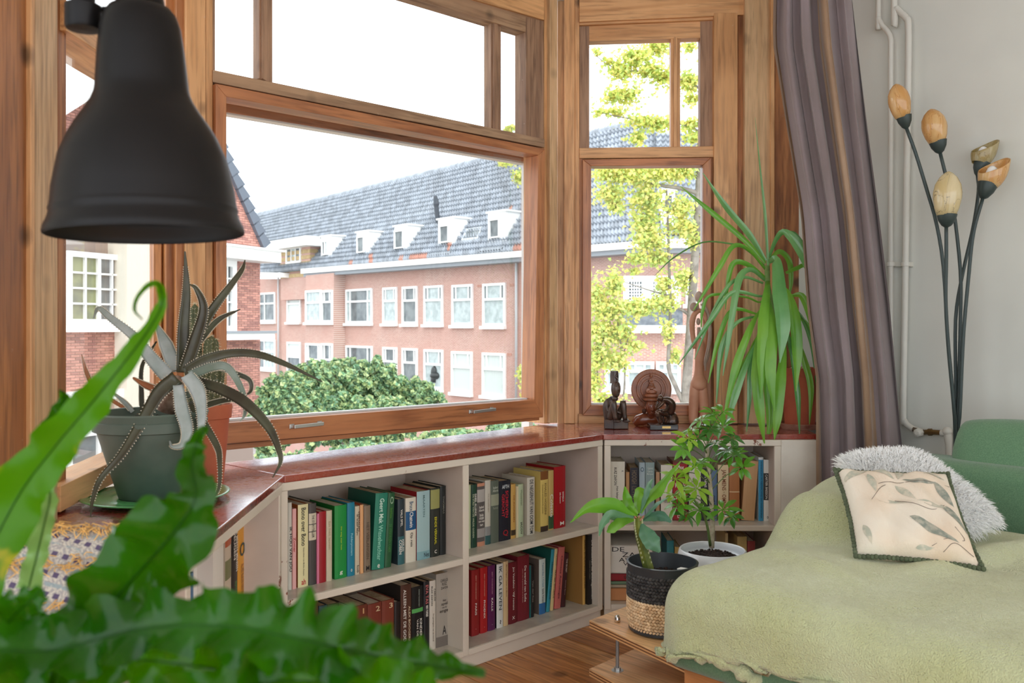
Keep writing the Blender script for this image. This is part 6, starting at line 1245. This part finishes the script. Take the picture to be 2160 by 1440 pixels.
mb = MB(); mb.tube([q(1926, 905), q(1952, 912)], .010, 10); mb.make('valve_body', mat('bare_metal', (110, 96, 80), .5, metal=.6), va)
mb = MB(); mb.tube([q(1952, 911), q(1958, 911), q(1958.2, 911), q(1966, 911), q(1966.2, 911), q(1984, 912)], [.010, .010, .014, .014, .010, .010], 8); mb.make('brass_union', mat('old_brass', (120, 96, 60), .4, metal=.7), va)
mb = MB(); mb.tube([q(1984, 913), q(1996, 914)], .012, 10); mb.tube([q(1998, 904), q(2000, 925), q(2001, 940), q(2001, 1010)], [.014, .015, .012, .012], 12); mb.ell(q(1998, 910), .018, .018, .018); mb.make('elbow', PW, va, smooth='auto')

# ------------------------------------------------------------------ tulip floor lamp
LY = 3.17; q = fig(LY); DKG = mat('dark_green_metal', (52, 64, 62), .45, metal=.2)
lp = thing('floor_lamp', Vector(((2017-1080)/F*LY, LY, 0)), 'floor lamp of five dark stems ending in amber glass tulip shades', 'lamp')
mb = MB(); mb.lathe([(.14, 0), (.14, .012), (.05, .024), (.02, .04), (0, .04)], lp.location, 32); mb.make('base', DKG, lp, smooth='auto')
def amber(nm, c1, c2, c3, tr_=.35):
    m, nt, b = newmat(nm); L = nt.links; t = N(nt, 'TexCoord'); mp = N(nt, 'Mapping'); mp.inputs['Rotation'].default_value = (0, .6, 0); mp.inputs['Scale'].default_value = (14, 14, 5); L.new(t.outputs['Object'], mp.inputs[0]); n = N(nt, 'TexNoise', Scale=1.0, Detail=4.0); n.inputs['Distortion'].default_value = 1.5; L.new(mp.outputs[0], n.inputs['Vector'])
    c = mix(nt, ramp(nt, n.outputs['Fac'], .35, .6), lin(c1), lin(c2)); v = N(nt, 'Math', operation='ABSOLUTE'); s = N(nt, 'Math', operation='SUBTRACT'); s.inputs[1].default_value = .5; L.new(n.outputs['Fac'], s.inputs[0]); L.new(s.outputs[0], v.inputs[0])
    c = mix(nt, ramp(nt, v.outputs[0], .007, .0), c, lin(c3)); L.new(c, b.inputs['Base Color']); b.inputs['Roughness'].default_value = .12; b.inputs['Coat Weight'].default_value = .6
    tr2 = N(nt, 'BsdfTranslucent'); L.new(c, tr2.inputs[0]); ms = N(nt, 'MixShader'); ms.inputs[0].default_value = tr_; L.new(b.outputs[0], ms.inputs[1]); L.new(tr2.outputs[0], ms.inputs[2]); L.new(ms.outputs[0], nt.nodes['Material Output'].inputs[0]); return m
AM = amber('amber_glass', (238, 204, 146), (224, 172, 104), (190, 130, 74)); AP = amber('marbled_glass', (240, 226, 186), (226, 206, 154), (140, 128, 110)); AO = amber('pale_amber_glass', (214, 206, 170), (200, 180, 120), (160, 130, 80), .5)
BULB = mat('white_bulb', (240, 240, 236), .2, coat=.4)
s_ = LY/F
def tulip(tip, join, cup, half, m, Y, open_=None):
    qq = fig(Y); top = qq(*tip); jn = qq(*join); bt = qq(*cup); ax = (top-bt).normalized(); L_ = (top-jn).length; Lc_ = (jn-bt).length; r = half/F*Y
    if open_ is None:
        prof = [(r*.66, 0), (r*.86, L_*.18), (r*.99, L_*.40), (r, L_*.52), (r*.9, L_*.70), (r*.62, L_*.86), (r*.28, L_*.96), (.0, L_)]
        sh = MB().lathe(prof, jn, 28, ax).make('shade', m, lp, smooth=True)
    else:                                                                # slanting cut showing the bulb
        mb = MB(); n1, n2 = 14, 28; u = Vector((1, 0, 0)); u = (u-ax*u.dot(ax)).normalized(); v = ax.cross(u); vs = []
        for i in range(n1+1):
            for k in range(n2):
                a = 2*math.pi*k/n2; o_ = u*math.cos(a)+v*math.sin(a); cut = .58+.42*o_.dot(open_.normalized()); t = i/n1*cut
                pr = [.66, .84, .95, 1., 1.0, .97, .92, .86, .80]; vs.append(jn+ax*(L_*t)+o_*(r*interp(pr, t)))
        mb.add(vs, [(i*n2+k, i*n2+(k+1) % n2, (i+1)*n2+(k+1) % n2, (i+1)*n2+k) for i in range(n1) for k in range(n2)]); sh = mb.make('shade', m, lp, smooth=True); so2 = sh.modifiers.new('s', 'SOLIDIFY'); so2.thickness = .003
        mb = MB(); mb.ell(jn+ax*(L_*.34), r*.45, r*.45, r*.62); mb.make('bulb', BULB, sh, smooth=True)
    MB().lathe([(.005, 0), (r*.35, Lc_*.18), (r*.6, Lc_*.6), (r*.70, Lc_*1.0), (r*.72, Lc_*1.12), (r*.6, Lc_*1.1), (0, Lc_)], bt, 22, ax).make('cup', DKG, lp, smooth='auto')
    return bt
tulip((1892, 176), (1904, 248), (1912, 272), 22, AM, LY); tulip((1965, 229), (1977, 300), (1983, 324), 25, AM, LY); tulip((2003, 361), (1996, 455), (1996, 480), 28, AP, LY-.08)
tulip((2095, 284), (2066, 345), (2062, 372), 24, AO, LY+.05, Vector((1, .2, .3))); tulip((2108, 318), (2084, 392), (2072, 420), 28, AM, LY-.05, Vector((1, .3, .3)))
def stem_(px, Y0):
    mb = MB(); mb.tube(catmull([P(x, y, Y0+(LY-Y0)*i/(len(px)-1)) for i, (x, y) in enumerate(px)], 26), .0062, 9); mb.make('stem', DKG, lp, smooth=True)
BT = CH; yb_ = HZ+CH/LY*F-14
stem_([(1912, 270), (1932, 325), (1955, 400), (1975, 470), (1990, 563), (1999, 711), (2011, 847), (2015, 950), (2016, yb_)], LY); stem_([(1996, 478), (1996, 556), (1995, 640), (2001, 740), (2012, 860), (2016, 950), (2016, yb_)], LY-.08)
stem_([(1983, 322), (2001, 395), (2014, 460), (2026, 575), (2026, 672), (2022, 828), (2017, 945), (2018, yb_)], LY); stem_([(2062, 370), (2064, 404), (2053, 478), (2030, 580), (2016, 670), (2016, 800), (2018, 940), (2018, yb_)], LY+.05); stem_([(2073, 418), (2053, 493), (2042, 595), (2032, 711), (2025, 867), (2020, 950), (2019, yb_)], LY-.05)

# ------------------------------------------------------------------ pendant lamp near the camera
PY = 1.04; sp_ = PY/F; ax = Vector((-.031, 0, 1)).normalized(); c0 = P(310, 492, PY)
lm = thing('pendant_lamp', P(302, 14, PY), 'large dark metal bell shaped lamp hanging in the upper left foreground', 'lamp')
LM = mat('dark_lamp_metal', (26, 24, 24), .42, n=(3, (18, 16, 16)), spec=.22); LI = mat('lamp_inside', (24, 22, 21), .6)
prof = [(197, 494), (198, 489), (195, 478), (190, 468), (187, 460), (184, 450), (186, 445), (184, 440), (182.5, 433), (179, 400), (165, 333), (148, 292), (134, 267), (116, 240), (102, 217), (95, 200), (92.5, 187), (91, 170), (86, 110), (80, 60), (72, 34), (62, 20), (50, 15), (0, 14)]
mb = MB(); mb.lathe([(r*sp_, (492-y)*sp_) for r, y in prof], c0, 72, ax); mb.f = [f for f in mb.f if len(f) < 10]; sh = mb.make('shade', LM, lm, smooth=True)
mb = MB(); mb.lathe([(r*sp_-.0015, (492-y)*sp_-.001) for r, y in prof], c0, 72, ax); mb.f = [f for f in mb.f if len(f) < 10]; mb.make('shade_lining', LI, sh, smooth=True)
mb = MB(); mb.ell(P(310, 380, PY), .032, .032, .042, 18, 12); mb.make('bulb', BULB, lm, smooth=True)
mb = MB(); mb.lathe([(.028, 0), (.026, .012), (.012, .016), (.008, .03), (0, .03)], P(296, 14, PY), 20, ax); mb.make('cap', LM, lm, smooth='auto')
mb = MB(); mb.tube([P(296, -2, PY), P(292, -60, PY), P(290, -1200, PY)], .003, 8); mb.make('cord', LM, lm, smooth=True)
mb = MB(); mb.box(P(215, 24, PY+.01), Vector((.075, 0, 0)), Vector((0, .012, 0)), Z*.006); mb.make('bracket_arm', LM, lm)
mb = MB(); mb.lathe([(0, 0), (.019, .001), (.0205, .004), (.0205, .029), (.013, .033), (.013, .12), (0, .12)], P(176, 64, PY), 26); mb.make('mount_cylinder', LM, lm, smooth='auto')
mb = MB(); mb.tube([P(176, -50, PY), P(180, -1200, PY)], .006, 8); mb.make('suspension_rod', LM, lm)

# ------------------------------------------------------------------ woven cushion on the ledge
def wovenmat():
    m, nt, b = newmat('woven_cloth'); L = nt.links; t = N(nt, 'TexCoord'); mp = N(nt, 'Mapping'); mp.inputs['Rotation'].default_value = (0, 0, .25); L.new(t.outputs['Object'], mp.inputs[0])
    n0 = N(nt, 'TexNoise', Scale=260.0, Detail=2.0); L.new(t.outputs['Object'], n0.inputs['Vector'])
    sx = N(nt, 'SeparateXYZ'); L.new(mp.outputs[0], sx.inputs[0])
    a = N(nt, 'Math', operation='ADD'); L.new(sx.outputs[1], a.inputs[0]); L.new(sx.outputs[2], a.inputs[1])
    s = N(nt, 'Math', operation='MULTIPLY'); s.inputs[1].default_value = 150; L.new(a.outputs[0], s.inputs[0]); si = N(nt, 'Math', operation='SINE'); L.new(s.outputs[0], si.inputs[0])
    s2 = N(nt, 'Math', operation='MULTIPLY'); s2.inputs[1].default_value = 420; L.new(sx.outputs[0], s2.inputs[0]); si2 = N(nt, 'Math', operation='SINE'); L.new(s2.outputs[0], si2.inputs[0])
    k = N(nt, 'Math', operation='MULTIPLY'); L.new(ramp(nt, si.outputs[0], .55, .75), k.inputs[0]); L.new(ramp(nt, si2.outputs[0], -.2, .2), k.inputs[1])
    c = mix(nt, ramp(nt, n0.outputs['Fac'], .42, .58), lin((204, 196, 182)), lin((164, 158, 156))); c = mix(nt, k.outputs[0], c, lin((92, 80, 108)))
    k3 = ramp(nt, si.outputs[0], -.7, -.85); n5 = N(nt, 'TexNoise', Scale=90.0); L.new(t.outputs['Object'], n5.inputs['Vector']); k4 = N(nt, 'Math', operation='MULTIPLY'); L.new(k3, k4.inputs[0]); L.new(ramp(nt, n5.outputs['Fac'], .45, .55), k4.inputs[1]); c = mix(nt, k4.outputs[0], c, lin((150, 162, 164)))
    L.new(c, b.inputs['Base Color']); b.inputs['Roughness'].default_value = .95; bp = N(nt, 'Bump', Strength=.7, Distance=.003); L.new(n0.outputs['Fac'], bp.inputs['Height']); L.new(bp.outputs[0], b.inputs['Normal']); return m
wc_ = P(70, 1262, 1.32); nrm_ = Vector((.25, -.75, .62)).normalized(); uxw = Vector((1, .22, 0)); uxw = (uxw-nrm_*uxw.dot(nrm_)).normalized(); uyw = nrm_.cross(uxw); uyw = uyw if uyw.z > 0 else -uyw
wcu = cushion('woven_cushion', wc_, uxw, uyw, nrm_, .150, .12, .052, wovenmat(), None, .5, wr=.003, label='hand woven blue and white cushion with yellow fringes at the lower left', cat='cushion')
FRG = mat('ochre_fringe', (222, 176, 104), .9, island=.2)
for row, (v, nk) in enumerate(((.82, 190), (.30, 130), (-.3, 90))):
    mb = MB(); rr_ = random.Random(row)
    for k in range(nk):
        u = -.95+1.9*k/nk+rr_.gauss(0, .02); v = (.82, .30, -.3)[row]+rr_.gauss(0, .05); v = min(v, .95); e = max(0, (1-u**4)*(1-v**4))**.5; p = wc_+uxw*(u*.15)+uyw*(v*.12)+nrm_*(.052*e+.001); q2 = p-uyw*(.004+.02*rr_.random())+uxw*rr_.gauss(0, .010)+nrm_*(.002+.008*rr_.random())
        mb.tube(catmull([p, p.lerp(q2, .5)+nrm_*(.004+rr_.random()*.008)+uxw*rr_.gauss(0, .008), q2], 4), .0008, 4)
    mb.make('fringe', FRG, wcu, kind='stuff')

# ------------------------------------------------------------------ foreground fern
FN = mat('fern_green', (40, 96, 2), .18, spec=.28, n=(9, (34, 86, 2)), transl=.4, tcol=(110, 190, 0)); FD = mat('fern_dark', (20, 66, 2), .15, spec=.3, n=(9, (34, 90, 12)), transl=.3, tcol=(90, 170, 0))
def fernold():
    m = mat('fern_yellowing', (66, 124, 6), .3, spec=.25, n=(7, (62, 124, 6)), transl=.35, tcol=(120, 190, 0)); nt = m.node_tree; L = nt.links; b = nt.nodes['Principled BSDF']; src = b.inputs['Base Color'].links[0].from_socket
    t = N(nt, 'TexCoord'); n = N(nt, 'TexNoise', Scale=14.0, Detail=4.0); L.new(t.outputs['Object'], n.inputs['Vector']); g_ = N(nt, 'SeparateXYZ'); L.new(t.outputs['Object'], g_.inputs[0])
    c = mix(nt, ramp(nt, n.outputs['Fac'], .58, .66), src, lin((214, 178, 40))); c = mix(nt, ramp(nt, n.outputs['Fac'], .70, .74), c, lin((150, 84, 24)))
    for l in list(src.links):
        if l.to_socket.type == 'RGBA' and l.to_node.type in ('BSDF_PRINCIPLED', 'BSDF_TRANSLUCENT'): L.new(c, l.to_socket)
    return m
FO = fernold()
fr = thing('birds_nest_fern', P(60, 2000, .75), 'glossy fern with crinkled strap leaves filling the lower left foreground', 'potted plant')
fb = fr.location.copy()
mb = MB(); mb.lathe([(.08, 0), (.11, .16), (.115, .16), (.115, .18), (.1, .18), (.1, .16), (0, .16)], fb+Vector((0, 0, -.02)), 30); mb.make('pot', mat('fern_pot', (90, 90, 88), .6), fr)
FLV = [([(-70, 1260), (30, 1060), (105, 955), (178, 868), (250, 780), (310, 700), (342, 640), (332, 598), (300, 612), (283, 650), (300, 674)], [130, 120, 100, 80, 50, 30, 22, 14, 10, 7, 3], FO, .72, .25, .30, 9, -.2),
 ([(80, 1450), (190, 1320), (290, 1210), (365, 1125), (412, 1050), (404, 985), (414, 935), (434, 898)], [110, 170, 200, 185, 84, 50, 40, 12], FD, .66, .1, .42, 7, -.2), ([(-80, 1400), (120, 1370), (300, 1325), (480, 1320), (620, 1345), (760, 1375), (890, 1400), (1024, 1420)], [110, 140, 135, 140, 150, 135, 80, 14], FD, .60, .3, .60, 13, -.3),
 ([(20, 1480), (110, 1400), (260, 1390), (380, 1400), (520, 1420), (660, 1450)], [120, 130, 120, 110, 100, 60], FN, .62, -.2, .6, 10, -.3), ([(-10, 1480), (-20, 1380), (20, 1310), (60, 1270), (90, 1240)], [150, 150, 120, 80, 26], FD, .64, -.1, .5, 7, -.2), ([(60, 1240), (78, 1170), (92, 1110), (104, 1060), (106, 1022)], [46, 44, 40, 34, 12], mat('fern_pale', (140, 186, 100), .25, transl=.4, coat=.3), .82, .2, .35, 4, -.2),
 ([(400, 1480), (560, 1440), (700, 1440), (850, 1462), (960, 1500)], [110, 140, 130, 110, 60], FN, .58, .2, .6, 9, -.3), ([(-100, 1500), (20, 1440), (140, 1360), (230, 1290), (290, 1240)], [120, 140, 120, 100, 30], FN, .7, .5, .3, 5, -.2), ([(100, 900), (125, 870), (136, 840), (128, 822)], [30, 34, 26, 8], FD, .76, .3, .4, 2, -.2), ([(40, 1480), (120, 1440), (200, 1400), (300, 1370), (420, 1350)], [90, 120, 120, 90, 40], FD, .68, -.5, .35, 5, -.2)]
for pts, ws, m, Y, ro, rf, fq, fo in FLV:
    q = [P(x, y, Y+.02*math.sin(i*1.3)) for i, (x, y) in enumerate(pts)]; q = [fb+Vector((R.gauss(0, .02), R.gauss(0, .02), .16))]+q if pts[0][1] > 1300 else q
    w2 = ([20]+list(ws)) if len(q) > len(pts) else ws
    o = leaf(fr, q, [w_/F*Y for w_ in w2], m, roll=ro, fold=fo, ruf=rf, rfreq=fq, n=110, cols=13, seed=R.random()*6)
    mb = MB(); c = catmull(q, 40); mb.tube([p+(CAMP-p).normalized()*.0006 for p in c], [max(.0006, interp(w2, i/40)/F*Y*.014) for i in range(41)], 6); mb.make('midrib', MATS['fern_dark'], o, smooth=True)
